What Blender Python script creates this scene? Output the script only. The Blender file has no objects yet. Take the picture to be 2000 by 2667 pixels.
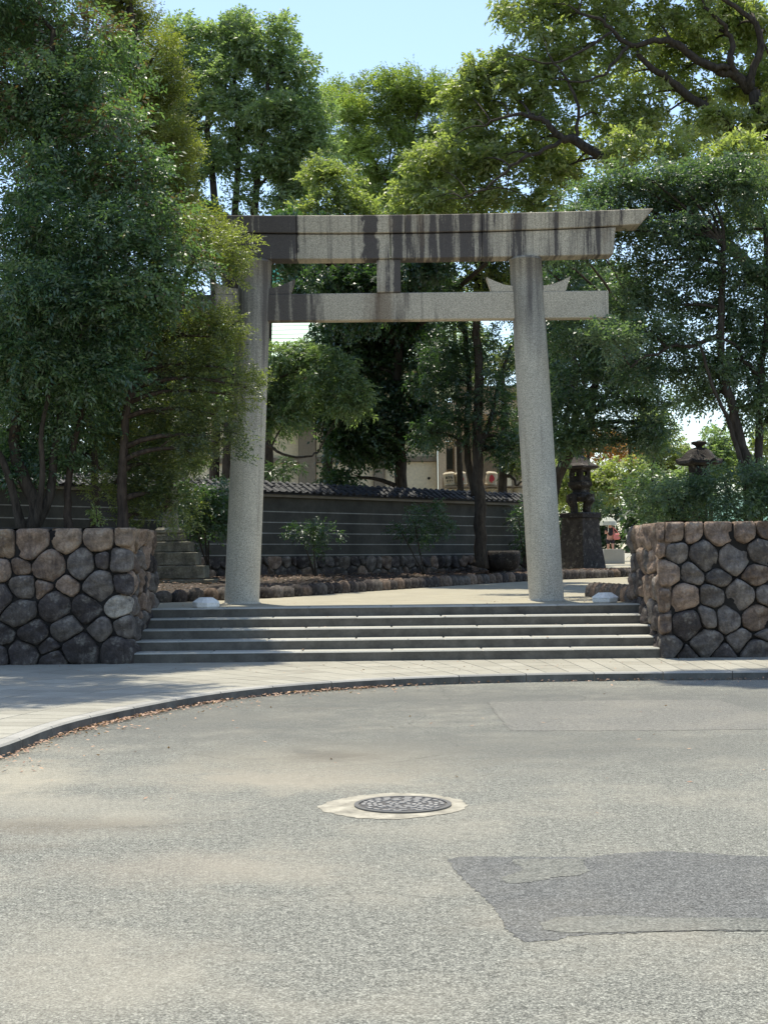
import bpy, math, random
import numpy as np
from mathutils import noise as mnoise
from mathutils import Matrix, Vector

rnd = random.Random(7)
S = bpy.context.scene
COL = S.collection
R = math.radians

# ------------------------------------------------------------------ camera
FPX = 3750.0
EYE = Vector((0.0, 0.0, 1.6))
PITCH = math.atan(126.5 / FPX)
ROT = (Matrix.Rotation(math.pi / 2 + PITCH, 4, 'X') @ Matrix.Rotation(-0.0105, 4, 'Z'))
cd = bpy.data.cameras.new('camera')
cam = bpy.data.objects.new('camera', cd)
COL.objects.link(cam)
cam.matrix_world = Matrix.Translation(EYE) @ ROT
cd.sensor_fit = 'VERTICAL'
cd.sensor_height = 36
cd.lens = FPX / 2667 * 36
cd.clip_start = 0.1
cd.clip_end = 2000
S.camera = cam

# ------------------------------------------------------------------ light
SUN_EL, SUN_AZ = 73.0, -14.0          # azimuth from +Y towards +X
w = bpy.data.worlds.new('World')
S.world = w
w.use_nodes = True
nt = w.node_tree
nt.nodes.clear()
wo = nt.nodes.new('ShaderNodeOutputWorld')
bg = nt.nodes.new('ShaderNodeBackground')
sk = nt.nodes.new('ShaderNodeTexSky')
sk.sky_type = 'NISHITA'
sk.sun_disc = False
sk.sun_elevation = R(SUN_EL)
sk.sun_rotation = R(SUN_AZ)
sk.air_density = 1.0
sk.dust_density = 0.7
sk.ozone_density = 0.6
bg.inputs[1].default_value = 0.14
nt.links.new(sk.outputs[0], bg.inputs[0])
nt.links.new(bg.outputs[0], wo.inputs[0])
sd = bpy.data.lights.new('sun', 'SUN')
sd.energy = 3.5
sd.angle = R(0.5)
sd.color = (1.0, 0.94, 0.80)
sun = bpy.data.objects.new('sun', sd)
COL.objects.link(sun)
sv = Vector((math.sin(R(SUN_AZ)) * math.cos(R(SUN_EL)), math.cos(R(SUN_AZ)) * math.cos(R(SUN_EL)), math.sin(R(SUN_EL))))
sun.rotation_euler = sv.to_track_quat('Z', 'Y').to_euler()
sun.location = (0, 0, 40)
vs = S.view_settings
vs.view_transform = 'Standard'
vs.look = 'None'
vs.gamma = 1
vs.exposure = 0.9
vs.use_curve_mapping = False
S.cycles.max_bounces = 8
S.cycles.diffuse_bounces = 4
S.cycles.glossy_bounces = 2
S.cycles.transmission_bounces = 4
S.cycles.transparent_max_bounces = 4
S.cycles.caustics_reflective = False
S.cycles.caustics_refractive = False
S.cycles.sample_clamp_indirect = 6
try:
    S.cycles.use_denoising = True
    S.cycles.denoiser = 'OPENIMAGEDENOISE'
except Exception:
    pass


# ------------------------------------------------------------------ measuring helpers
def ray(px, py):
    return ROT.to_3x3() @ Vector(((px - 1000) / FPX, -(py - 1333.5) / FPX, -1))


def at(px, py, Y):
    d = ray(px, py)
    return EYE + d * (Y / d.y)


def onz(px, py, z):
    d = ray(px, py)
    return EYE + d * ((z - EYE.z) / d.z)


def zp(Y):                       # the ground beyond the steps rises gently
    return 0.857 + 0.0125 * max(0.0, Y - 25)


# ------------------------------------------------------------------ material helpers
class NG:
    def __init__(s, name):
        s.m = bpy.data.materials.new(name)
        s.m.use_nodes = True
        s.t = s.m.node_tree
        s.t.nodes.clear()
        s.out = s.t.nodes.new('ShaderNodeOutputMaterial')

    def n(s, typ, **kw):
        nd = s.t.nodes.new('ShaderNode' + typ)
        for k, v in kw.items():
            setattr(nd, k, v)
        return nd

    def put(s, sock, v):
        if v is None:
            return
        if isinstance(v, bpy.types.NodeSocket):
            s.t.links.new(v, sock)
        elif isinstance(v, (int, float)):
            try:
                sock.default_value = v
            except Exception:
                sock.default_value = (v, v, v)
        else:
            sock.default_value = tuple(v) if len(v) == len(sock.default_value) else tuple(v) + (1.0,)

    def math(s, op, a, b=None, c=None):
        nd = s.n('Math', operation=op)
        s.put(nd.inputs[0], a)
        if b is not None:
            s.put(nd.inputs[1], b)
        if c is not None:
            s.put(nd.inputs[2], c)
        return nd.outputs[0]

    def mix(s, f, a, b, mode='MIX'):
        nd = s.n('MixRGB', blend_type=mode)
        s.put(nd.inputs[0], f)
        s.put(nd.inputs[1], a)
        s.put(nd.inputs[2], b)
        return nd.outputs[0]

    def ramp(s, f, stops, interp='LINEAR'):
        nd = s.n('ValToRGB')
        cr = nd.color_ramp
        cr.interpolation = interp
        while len(cr.elements) < len(stops):
            cr.elements.new(0.5)
        for e, (p, c) in zip(cr.elements, stops):
            e.position = p
            e.color = (c, c, c, 1) if isinstance(c, (int, float)) else tuple(c) + (1,)
        s.put(nd.inputs[0], f)
        return nd.outputs[0]

    def coord(s, kind='Object', scale=(1, 1, 1), loc=(0, 0, 0)):
        if kind == 'Position':
            src = s.n('NewGeometry').outputs['Position']
        else:
            src = s.n('TexCoord').outputs[kind]
        mp = s.n('Mapping')
        mp.inputs['Scale'].default_value = scale
        mp.inputs['Location'].default_value = loc
        s.put(mp.inputs[0], src)
        return mp.outputs[0]

    def noise(s, v, scale, detail=3, rough=0.55, out=0):
        nd = s.n('TexNoise')
        s.put(nd.inputs['Vector'], v)
        nd.inputs['Scale'].default_value = scale
        nd.inputs['Detail'].default_value = detail
        nd.inputs['Roughness'].default_value = rough
        return nd.outputs[out]

    def voro(s, v, scale, feature='F1', out=0, rand=1.0):
        nd = s.n('TexVoronoi', feature=feature)
        s.put(nd.inputs['Vector'], v)
        nd.inputs['Scale'].default_value = scale
        nd.inputs['Randomness'].default_value = rand
        return nd.outputs[out]

    def bump(s, h, strength=0.5, dist=0.01, normal=None):
        nd = s.n('Bump')
        nd.inputs['Strength'].default_value = strength
        nd.inputs['Distance'].default_value = dist
        s.put(nd.inputs['Height'], h)
        if normal is not None:
            s.put(nd.inputs['Normal'], normal)
        return nd.outputs[0]

    def done(s, col, rough=0.8, normal=None, spec=0.3, metal=0.0):
        p = s.n('BsdfPrincipled')
        s.put(p.inputs['Base Color'], col)
        s.put(p.inputs['Roughness'], rough)
        p.inputs['Specular IOR Level'].default_value = spec
        p.inputs['Metallic'].default_value = metal
        if normal is not None:
            s.put(p.inputs['Normal'], normal)
        s.t.links.new(p.outputs[0], s.out.inputs[0])
        return s.m

    def sep(s, v):
        nd = s.n('SeparateXYZ')
        s.put(nd.inputs[0], v)
        return nd.outputs


def plain(name, col, rough=0.8, var=0.25, scale=6.0, bumpd=0.004, spec=0.3, metal=0.0):
    g = NG(name)
    v = g.coord('Object')
    n1 = g.noise(v, scale, 5, 0.6)
    n2 = g.noise(v, scale * 9, 3, 0.6)
    c = g.mix(g.ramp(n1, [(0.3, 0), (0.7, 1)]), [x * (1 - var) for x in col], [x * (1 + var) for x in col])
    c = g.mix(0.35, c, g.ramp(n2, [(0.3, 0.35), (0.7, 0.9)]), 'MULTIPLY')
    c = g.mix(1.0, c, (1.25, 1.25, 1.25), 'MULTIPLY')
    return g.done(c, rough, g.bump(n2, 0.5, bumpd), spec, metal)


STAINS = []
for (px_, py_, ax_, ay_, col_, k_) in ((870, 1975, 1.6, 1.6, (0.34, 0.30, 0.22), 0.8), (880, 1968, 0.55, 0.45, (0.09, 0.07, 0.05), 0.85), (760, 2030, 1.2, 0.8, (0.33, 0.29, 0.22), 0.8),
                                       (60, 2150, 1.3, 0.4, (0.13, 0.105, 0.075), 0.8), (150, 2110, 1.4, 0.8, (0.33, 0.305, 0.24), 0.65), (40, 2030, 0.7, 1.3, (0.40, 0.36, 0.27), 0.9),
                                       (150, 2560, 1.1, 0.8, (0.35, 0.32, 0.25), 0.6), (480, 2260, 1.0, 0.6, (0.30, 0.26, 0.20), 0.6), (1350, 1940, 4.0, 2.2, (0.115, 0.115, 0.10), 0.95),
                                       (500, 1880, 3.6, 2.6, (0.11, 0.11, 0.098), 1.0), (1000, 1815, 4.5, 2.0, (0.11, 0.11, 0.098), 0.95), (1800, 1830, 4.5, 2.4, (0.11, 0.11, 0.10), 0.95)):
    q_ = onz(px_, py_, 0)
    STAINS.append((q_.x, q_.y, ax_, ay_, col_, k_))


def asphalt(name, base, light, speck=1.0, dust=1.0):
    g = NG(name)
    v = g.coord('Position')
    fine = g.noise(v, 95, 3, 0.75)
    cell = g.voro(v, 120, out=1)
    cs = g.sep(cell)[0]
    mid = g.noise(v, 14, 4, 0.6)
    big = g.noise(v, 0.9, 5, 0.62)
    big2 = g.noise(g.coord('Position', (0.28, 0.8, 1), (3.1, 7.7, 0)), 1.0, 5, 0.65)
    c = g.mix(g.ramp(fine, [(0.36, 0), (0.64, 1)]), base, light)
    c = g.mix(g.ramp(g.noise(v, 34, 3, 0.8), [(0.40, 0.38), (0.47, 0)]), c, (0.05, 0.05, 0.045))
    c = g.mix(0.9 * speck, c, g.ramp(g.noise(v, 24, 4, 0.9), [(0.36, 0.62), (0.5, 1.0), (0.64, 1.36)]), 'MULTIPLY')
    c = g.mix(0.75 * speck, c, g.ramp(cs, [(0.05, 0.45), (0.5, 1.0), (0.95, 1.45)]), 'MULTIPLY')
    c = g.mix(0.5, c, g.ramp(mid, [(0.3, 0.8), (0.7, 1.2)]), 'MULTIPLY')
    c = g.mix(g.math('MULTIPLY', g.ramp(big, [(0.46, 0), (0.66, 0.55)]), dust), c, (0.34, 0.31, 0.24))
    c = g.mix(g.math('MULTIPLY', g.ramp(big2, [(0.60, 0), (0.72, 0.5)]), dust), c, (0.13, 0.10, 0.07))
    if dust > 0.4:
        pp_ = g.n('NewGeometry').outputs['Position']
        for (sx_, sy_, ax, ay, col_, k_) in STAINS:
            mp = g.n('Mapping'); mp.inputs['Location'].default_value = (-sx_ / ax, -sy_ / ay, 0); mp.inputs['Scale'].default_value = (1 / ax, 1 / ay, 0)
            g.put(mp.inputs[0], pp_)
            ln = g.n('VectorMath', operation='LENGTH'); g.put(ln.inputs[0], mp.outputs[0])
            d_ = g.math('ADD', ln.outputs['Value'], g.math('MULTIPLY', g.noise(v, 2.4, 5, 0.7), 1.5))
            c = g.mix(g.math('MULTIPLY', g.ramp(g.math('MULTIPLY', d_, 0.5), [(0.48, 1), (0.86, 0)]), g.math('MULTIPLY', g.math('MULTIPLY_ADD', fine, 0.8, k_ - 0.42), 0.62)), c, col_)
    # hairline cracks
    wv = g.mix(0.25, g.coord('Position'), g.noise(v, 2.2, 4, 0.6, 1), 'ADD')
    e = g.voro(wv, 0.42, 'DISTANCE_TO_EDGE')
    gate = g.ramp(g.noise(v, 0.55, 2), [(0.5, 0), (0.56, 1)])
    crack = g.math('MULTIPLY', g.ramp(e, [(0.0, 1), (0.0045, 0)]), gate)
    c = g.mix(g.math('MULTIPLY', crack, 0.4), c, (0.05, 0.05, 0.045))
    h = g.math('ADD', fine, g.math('MULTIPLY', cs, 0.6))
    return g.done(c, 0.92, g.bump(h, 0.9, 0.004), 0.25)


M = {}
M['asphalt'] = asphalt('asphalt', (0.078, 0.080, 0.068), (0.315, 0.308, 0.258), 1.0, 0.6)
M['asphalt_dark'] = asphalt('asphalt_dark', (0.054, 0.055, 0.052), (0.205, 0.204, 0.188), 0.9, 0.2)
M['asphalt_mid'] = asphalt('asphalt_mid', (0.10, 0.102, 0.088), (0.225, 0.222, 0.19), 0.7, 0.3)
M['asphalt_pink'] = asphalt('asphalt_pink', (0.115, 0.112, 0.098), (0.24, 0.232, 0.20), 0.6, 0.3)
M['cement'] = plain('cement_collar', (0.285, 0.262, 0.205), 0.92, 0.4, 7, 0.008)


def paver_mat(name, a, b):
    g = NG(name)
    v = g.coord('Position')
    oi = g.n('ObjectInfo').outputs['Random']
    c = g.mix(oi, a, b)
    c = g.mix(0.5, c, g.ramp(g.noise(v, 1.6, 5, 0.6), [(0.3, 0.75), (0.7, 1.15)]), 'MULTIPLY')
    c = g.mix(0.5, c, g.ramp(g.noise(v, 60, 3, 0.7), [(0.3, 0.7), (0.7, 1.25)]), 'MULTIPLY')
    return g.done(c, 0.88, g.bump(g.noise(v, 80, 3), 0.5, 0.003), 0.3)


M['paver'] = paver_mat('paver', (0.28, 0.262, 0.21), (0.34, 0.32, 0.26))
M['joint'] = plain('joint_sand', (0.06, 0.055, 0.045), 0.95)
M['kerb'] = paver_mat('kerb_granite', (0.28, 0.27, 0.24), (0.35, 0.335, 0.295))
M['step'] = paver_mat('step_granite', (0.37, 0.36, 0.31), (0.43, 0.415, 0.36))
M['path'] = paver_mat('path_surface', (0.31, 0.28, 0.205), (0.34, 0.31, 0.23))
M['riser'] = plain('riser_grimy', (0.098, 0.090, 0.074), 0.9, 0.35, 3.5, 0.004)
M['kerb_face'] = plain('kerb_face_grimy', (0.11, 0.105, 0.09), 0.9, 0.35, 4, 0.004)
M['soil'] = plain('soil', (0.045, 0.035, 0.026), 0.95, 0.4, 5, 0.02)
M['mortar'] = plain('dark_joint', (0.018, 0.016, 0.014), 0.95, 0.4, 8, 0.01)


def granite(name, base, speck=0.5, rough=0.75):
    """weathered granite of the gate; black rain stains have fixed places along X and run down"""
    g = NG(name)
    v = g.coord('Position')
    p = g.sep(g.n('NewGeometry').outputs['Position'])
    c = g.mix(g.ramp(g.noise(v, 60, 3, 0.75), [(0.35, 0), (0.62, 1)]), [x * 0.55 for x in base], [x * 1.25 for x in base])
    c = g.mix(0.55, c, g.ramp(g.voro(v, 55, out=0), [(0.1, 0.55), (0.6, 1.15)]), 'MULTIPLY')
    c = g.mix(0.4, c, g.ramp(g.noise(v, 2.0, 4), [(0.3, 0.75), (0.7, 1.1)]), 'MULTIPLY')
    return g, v, p, c


def beam_mat():
    g, v, p, c = granite('beam_granite', (0.53, 0.46, 0.35))
    st = g.coord('Position', (6.0, 0.6, 0.35))
    n1 = g.noise(st, 1.0, 5, 0.62)
    n2 = g.noise(g.coord('Position', (16.0, 1.0, 0.9), (4, 0, 0)), 1.0, 5, 0.6)
    # how stained each stretch is, X from -4.8 to 4.8 -> 0..1
    f = g.math('MULTIPLY_ADD', p[0], 1 / 9.6, 0.5)
    f = g.math('ADD', f, g.math('MULTIPLY_ADD', g.noise(g.coord('Position', (3, 1, 2)), 1.6, 4, 0.7), 0.035, -0.0175))
    amt = g.ramp(f, [(0.0, 0.36), (0.325, 0.42), (0.343, 0.36), (0.349, 0.12), (0.40, 0.16), (0.464, 0.14), (0.473, 0.50), (0.487, 0.48), (0.496, 0.18), (0.520, 0.28), (0.530, 0.46),
                     (0.543, 0.42), (0.553, 0.28), (0.60, 0.32), (0.66, 0.34), (0.70, 0.26), (0.80, 0.20), (1.0, 0.20)])
    s = g.math('ADD', g.math('MULTIPLY', n1, 0.65), g.math('MULTIPLY', n2, 0.55))
    s = g.math('ADD', s, amt)
    s = g.math('ADD', s, g.math('MULTIPLY', g.noise(v, 30, 3, 0.7), 0.18))
    k = g.ramp(s, [(0.82, 0), (0.95, 0.5), (1.12, 0.9)])
    c = g.mix(k, c, (0.055, 0.046, 0.047))
    k2 = g.ramp(g.noise(g.coord('Position', (2.2, 1, 0.8), (9, 3, 1)), 1.0, 4), [(0.56, 0), (0.72, 0.55)])
    c = g.mix(k2, c, (0.20, 0.135, 0.08))
    return g.done(c, 0.8, g.bump(g.noise(v, 70, 3), 0.6, 0.004), 0.3)


def nuki_mat():
    g, v, p, c = granite('tie_beam_granite', (0.53, 0.46, 0.35))
    n1 = g.noise(g.coord('Position', (5.0, 0.6, 0.35), (2, 0, 0)), 1.0, 5, 0.62)
    f = g.math('MULTIPLY_ADD', p[0], 1 / 8.0, 0.5)
    amt = g.ramp(f, [(0.0, 0.5), (0.10, 0.45), (0.15, 0.1), (0.22, 0.5), (0.31, 0.42), (0.37, 0.26), (0.40, 0.06), (0.5, 0.14), (0.55, 0.2), (0.65, 0.08), (1, 0.08)])
    k = g.ramp(g.math('ADD', g.math('ADD', n1, amt), g.math('MULTIPLY', g.noise(v, 30, 3, 0.7), 0.2)), [(0.80, 0), (0.96, 0.88)])
    c = g.mix(k, c, (0.07, 0.058, 0.055))
    rust = g.ramp(f, [(0.45, 0), (0.485, 0.75), (0.52, 0.55), (0.56, 0)])
    n3 = g.noise(g.coord('Position', (7.0, 0.6, 0.3), (7, 0, 0)), 1.0, 4)
    c = g.mix(g.math('MULTIPLY', rust, g.ramp(n3, [(0.35, 0), (0.6, 1)])), c, (0.15, 0.095, 0.055))
    return g.done(c, 0.8, g.bump(g.noise(v, 70, 3), 0.6, 0.004), 0.3)


def pillar_mat(name, off, drop):
    g, v, p, c = granite(name, (0.53, 0.485, 0.39))
    n1 = g.noise(g.coord('Position', (7.0, 7.0, 0.35), (off, 0, 0)), 1.0, 5, 0.6)
    hgt = g.ramp(g.math('MULTIPLY', p[2], 0.1), [(0.0, 0.0), (drop, 0.05), (0.60, 0.34), (0.72, 0.36)])
    k = g.ramp(g.math('ADD', n1, hgt), [(0.58, 0), (0.95, 0.85)])
    c = g.mix(k, c, (0.085, 0.072, 0.068))
    return g.done(c, 0.8, g.bump(g.noise(v, 60, 3), 0.6, 0.005), 0.3)


M['beam'] = beam_mat()
M['nuki'] = nuki_mat()
M['pillar_l'] = pillar_mat('pillar_granite_stained', 3.0, 0.38)
M['pillar_r'] = pillar_mat('pillar_granite', 8.0, 0.50)


def stone_mat(name, base, streak=(0.05, 0.04, 0.04), amt=0.5, green=0.0):
    g = NG(name)
    v = g.coord('Object')
    oi = g.n('ObjectInfo').outputs['Random']
    n1 = g.noise(v, 5, 5, 0.65)
    n2 = g.noise(v, 32, 4, 0.7)
    wv = g.coord('Position', (9, 9, 1.6))
    n3 = g.noise(wv, 1, 4, 0.6)
    c = g.mix(g.ramp(n1, [(0.32, 0), (0.68, 1)]), [x * 0.50 for x in base], [x * 1.5 for x in base])
    c = g.mix(0.8, c, g.ramp(oi, [(0, 0.6), (1, 1.35)]), 'MULTIPLY')
    c = g.mix(0.6, c, g.ramp(n2, [(0.3, 0.4), (0.7, 1.45)]), 'MULTIPLY')
    c = g.mix(g.ramp(n3, [(0.5, 0), (0.72, amt)]), c, streak)
    c = g.mix(g.ramp(g.noise(v, 7.1, 5, 0.7), [(0.55, 0), (0.68, 0.4)]), c, (0.38, 0.35, 0.29))
    return g.done(c, 0.85, g.bump(g.math('ADD', n1, g.math('MULTIPLY', n2, 0.7)), 1.0, 0.035), 0.25)


M['stone_tan'] = stone_mat('stone_tan', (0.28, 0.20, 0.135))
M['stone_brown'] = stone_mat('stone_brown', (0.24, 0.172, 0.125), amt=0.6)
M['stone_grey'] = stone_mat('stone_grey', (0.155, 0.132, 0.112), amt=0.6)
M['stone_dark'] = stone_mat('stone_dark', (0.075, 0.062, 0.055), amt=0.7)
M['stone_pale'] = stone_mat('stone_pale', (0.34, 0.30, 0.245), amt=0.3)
M['lantern'] = stone_mat('lantern_granite', (0.042, 0.035, 0.029), amt=0.6)
M['pedestal'] = stone_mat('pedestal_granite', (0.20, 0.185, 0.135), amt=0.35)
M['plaster'] = plain('wall_plaster_grey', (0.055, 0.053, 0.044), 0.9, 0.35, 1.5)
M['plaster_line'] = plain('wall_line_white', (0.24, 0.235, 0.21), 0.8, 0.25, 3)
M['eave'] = plain('eave_plaster', (0.15, 0.13, 0.10), 0.8, 0.2, 4)
M['tile'] = plain('roof_tile_glazed', (0.018, 0.019, 0.021), 0.6, 0.3, 5, 0.003, 0.3)
M['hall_wall'] = plain('hall_cream_panel', (0.80, 0.69, 0.51), 0.85, 0.06, 1.2)
M['hall_frame'] = plain('hall_frame_brown', (0.27, 0.225, 0.175), 0.8, 0.12, 2)
M['hall_beige'] = plain('hall_beige', (0.60, 0.47, 0.33), 0.8, 0.08, 2)
M['glass'] = plain('window_glass_dark', (0.05, 0.055, 0.05), 0.15, 0.2, 2, 0.0, 0.8)
M['copper'] = plain('copper_roof_green', (0.50, 0.66, 0.52), 0.6, 0.08, 1.0)
M['teal'] = plain('teal_sheet', (0.10, 0.45, 0.38), 0.6, 0.1, 1.0)
M['white'] = plain('white_plastic', (0.76, 0.74, 0.69), 0.35, 0.06, 5, 0.0, 0.5)
M['iron'] = plain('cast_iron', (0.10, 0.095, 0.085), 0.55, 0.2, 20, 0.002, 0.5)
M['iron_dark'] = plain('cast_iron_dark', (0.055, 0.05, 0.044), 0.6, 0.2, 20, 0.002, 0.5)
M['iron_worn'] = plain('cast_iron_worn', (0.26, 0.245, 0.22), 0.5, 0.2, 20, 0.001, 0.5)
M['straw'] = plain('straw_mat', (0.48, 0.40, 0.28), 0.9, 0.15, 10)
M['red_print'] = plain('red_print', (0.50, 0.06, 0.07), 0.8, 0.08, 10)
M['black_print'] = plain('black_print', (0.03, 0.03, 0.03), 0.8, 0.1, 10)
M['rope'] = plain('rope', (0.68, 0.62, 0.48), 0.9, 0.1, 20)
M['skin'] = plain('skin', (0.55, 0.30, 0.22), 0.6, 0.05, 10, 0.0)
M['cloth_dark'] = plain('cloth_dark', (0.03, 0.028, 0.035), 0.9, 0.1, 10)
M['cloth_pink'] = plain('cloth_pink', (0.60, 0.20, 0.18), 0.8, 0.1, 8)
M['cloth_grey'] = plain('cloth_grey', (0.40, 0.40, 0.33), 0.8, 0.1, 8)
M['hair'] = plain('hair_black', (0.02, 0.016, 0.014), 0.6, 0.1, 20)


def bark(name, a, b):
    g = NG(name)
    v = g.coord('Position', (9, 9, 2.2))
    n1 = g.noise(v, 1.6, 5, 0.7)
    c = g.mix(g.ramp(n1, [(0.35, 0), (0.65, 1)]), a, b)
    return g.done(c, 0.92, g.bump(n1, 1.0, 0.03), 0.15)


M['bark'] = bark('bark_dark', (0.03, 0.024, 0.018), (0.085, 0.068, 0.052))
M['bark_brown'] = bark('bark_brown', (0.032, 0.024, 0.019), (0.095, 0.070, 0.052))


def leafmat(name, a, b, gloss=0.35, trans=0.38, old=None):
    g = NG(name)
    tint = g.n('Attribute', attribute_name='tint')
    t = tint.outputs['Fac']
    stops = [(0.0, a), (1.0, b)]
    if old:
        stops = [(0.0, a), (0.9, b), (0.96, old), (1.0, old)]
    c = g.ramp(t, stops)
    p = g.n('BsdfPrincipled')
    g.put(p.inputs['Base Color'], c)
    p.inputs['Roughness'].default_value = gloss
    p.inputs['Specular IOR Level'].default_value = 1.0
    tr = g.n('BsdfTranslucent')
    g.put(tr.inputs['Color'], g.mix(1.0, c, (1.5, 1.75, 0.75), 'MULTIPLY'))
    mx = g.n('MixShader')
    mx.inputs[0].default_value = trans
    g.t.links.new(p.outputs[0], mx.inputs[1])
    g.t.links.new(tr.outputs[0], mx.inputs[2])
    g.t.links.new(mx.outputs[0], g.out.inputs[0])
    return g.m


M['leaf_blue'] = leafmat('leaf_blue_green', (0.040, 0.085, 0.045), (0.170, 0.240, 0.100), 0.46, 0.42, (0.12, 0.07, 0.035))
M['leaf_olive'] = leafmat('leaf_olive', (0.110, 0.130, 0.035), (0.265, 0.255, 0.065), 0.5, 0.50)
M['leaf_mix'] = leafmat('leaf_dark_olive', (0.045, 0.072, 0.028), (0.245, 0.260, 0.070), 0.44, 0.45)
M['leaf_camphor'] = leafmat('leaf_camphor', (0.115, 0.165, 0.085), (0.275, 0.325, 0.160), 0.50, 0.52)
M['leaf_yellow'] = leafmat('leaf_yellow_green', (0.145, 0.180, 0.070), (0.345, 0.355, 0.145), 0.48, 0.52)
M['leaf_feather'] = leafmat('leaf_feather', (0.130, 0.175, 0.050), (0.290, 0.320, 0.095), 0.5, 0.55)
M['leaf_gloss'] = leafmat('leaf_glossy_dark', (0.050, 0.090, 0.050), (0.165, 0.215, 0.115), 0.42, 0.43)
M['leaf_dark'] = leafmat('leaf_deep_green', (0.028, 0.058, 0.028), (0.070, 0.120, 0.046), 0.42, 0.40)
M['leaf_orange'] = leafmat('leaf_orange', (0.308, 0.154, 0.042), (0.500, 0.252, 0.070), 0.5, 0.4)
M['litter'] = leafmat('leaf_litter', (0.15, 0.065, 0.035), (0.46, 0.27, 0.15), 0.7, 0.1)
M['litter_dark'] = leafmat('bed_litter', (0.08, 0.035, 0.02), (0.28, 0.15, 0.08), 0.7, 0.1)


# ------------------------------------------------------------------ object helpers
def tag(o, label=None, cat=None, group=None, kind=None):
    if label: o['label'] = label
    if cat: o['category'] = cat
    if group: o['group'] = group
    if kind: o['kind'] = kind
    return o


def empty(name, loc=(0, 0, 0), rz=0.0, **kw):
    o = bpy.data.objects.new(name, None)
    o.empty_display_size = 0.2
    o.location = loc
    o.rotation_euler = (0, 0, rz)
    COL.objects.link(o)
    return tag(o, **kw)


def link(name, me, parent=None, loc=None):
    o = bpy.data.objects.new(name, me)
    COL.objects.link(o)
    if parent is not None:
        o.parent = parent
        if loc is None:            # geometry given in world space
            o.matrix_parent_inverse = Matrix.LocRotScale(parent.location, parent.rotation_euler, None).inverted()
    if loc is not None:
        o.location = loc
    return o


def mesh(name, V, F, mat, smooth=False):
    me = bpy.data.meshes.new(name)
    me.from_pydata([tuple(v) for v in V], [], F)
    me.materials.append(mat)
    if smooth:
        me.polygons.foreach_set('use_smooth', [True] * len(me.polygons))
    me.update()
    return me


class MB:
    def __init__(s):
        s.V, s.F = [], []

    def add(s, V, F):
        o = len(s.V)
        s.V += [Vector(v) for v in V]
        s.F += [tuple(i + o for i in f) for f in F]

    def box(s, x0, x1, y0, y1, z0, z1, M4=None, bev=0.0):
        if bev <= 0:
            V = [(x, y, z) for z in (z0, z1) for y in (y0, y1) for x in (x0, x1)]
            F = [(0, 2, 3, 1), (4, 5, 7, 6), (0, 1, 5, 4), (2, 6, 7, 3), (0, 4, 6, 2), (1, 3, 7, 5)]
        else:
            b = bev
            V, F = [], []
            for (i, z) in ((b, z0), (0, z0 + b), (0, z1 - b), (b, z1)):
                V += [(x0 + i, y0 + i, z), (x1 - i, y0 + i, z), (x1 - i, y1 - i, z), (x0 + i, y1 - i, z)]
            F.append((3, 2, 1, 0))
            for k in range(3):
                for j in range(4):
                    a, c = k * 4 + j, k * 4 + (j + 1) % 4
                    F.append((a, c, c + 4, a + 4))
            F.append((12, 13, 14, 15))
        if M4 is not None:
            V = [M4 @ Vector(v) for v in V]
        s.add(V, F)
        return s

    def lathe(s, prof, n=24, c=(0, 0), cap=True, ang0=0.0, lean=None):
        V, F = [], []
        for (r, z) in prof:
            dx = dy = 0
            if lean: dx, dy = lean(z)
            for k in range(n):
                a = ang0 + 2 * math.pi * k / n
                V.append((c[0] + dx + r * math.cos(a), c[1] + dy + r * math.sin(a), z))
        for i in range(len(prof) - 1):
            for k in range(n):
                a, b = i * n + k, i * n + (k + 1) % n
                F.append((a, b, b + n, a + n))
        if cap:
            F.append(tuple(range(n))[::-1])
            F.append(tuple(range((len(prof) - 1) * n, len(prof) * n)))
        s.add(V, F)
        return s

    def tube(s, pts, rad, n=7, cap=True):
        pts = [Vector(p) for p in pts]
        V, F = [], []
        up = Vector((0.13, 0.97, 0.2)).normalized()
        for i, p in enumerate(pts):
            d = (pts[min(i + 1, len(pts) - 1)] - pts[max(i - 1, 0)])
            if d.length < 1e-6: d = Vector((0, 0, 1))
            d.normalize()
            a = d.cross(up)
            if a.length < 1e-3: a = d.cross(Vector((1, 0, 0)))
            a.normalize()
            b = d.cross(a)
            r = rad[i] if isinstance(rad, (list, tuple)) else rad
            for k in range(n):
                t = 2 * math.pi * k / n
                V.append(p + a * (math.cos(t) * r) + b * (math.sin(t) * r))
        for i in range(len(pts) - 1):
            for k in range(n):
                x, y = i * n + k, i * n + (k + 1) % n
                F.append((x, y, y + n, x + n))
        if cap:
            F.append(tuple(range(n))[::-1])
            F.append(tuple(range((len(pts) - 1) * n, len(pts) * n)))
        s.add(V, F)
        return s

    def prism(s, poly, z0, z1):
        n = len(poly)
        V = [(p[0], p[1], z0) for p in poly] + [(p[0], p[1], z1) for p in poly]
        F = [tuple(range(n))[::-1], tuple(range(n, 2 * n))] + [(i, (i + 1) % n, n + (i + 1) % n, n + i) for i in range(n)]
        s.add(V, F)
        return s

    def build(s, name, mat, parent=None, smooth=False, loc=None):
        return link(name, mesh(name, s.V, s.F, mat, smooth), parent, loc)


def catmull(P, n=8):
    P = [Vector(p) for p in P]
    out = []
    for i in range(len(P) - 1):
        p0, p1, p2, p3 = P[max(i - 1, 0)], P[i], P[i + 1], P[min(i + 2, len(P) - 1)]
        for k in range(n):
            t = k / n
            out.append(0.5 * ((2 * p1) + (p2 - p0) * t + (2 * p0 - 5 * p1 + 4 * p2 - p3) * t * t + (3 * p1 - p0 - 3 * p2 + p3) * t ** 3))
    out.append(P[-1])
    return out


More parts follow.
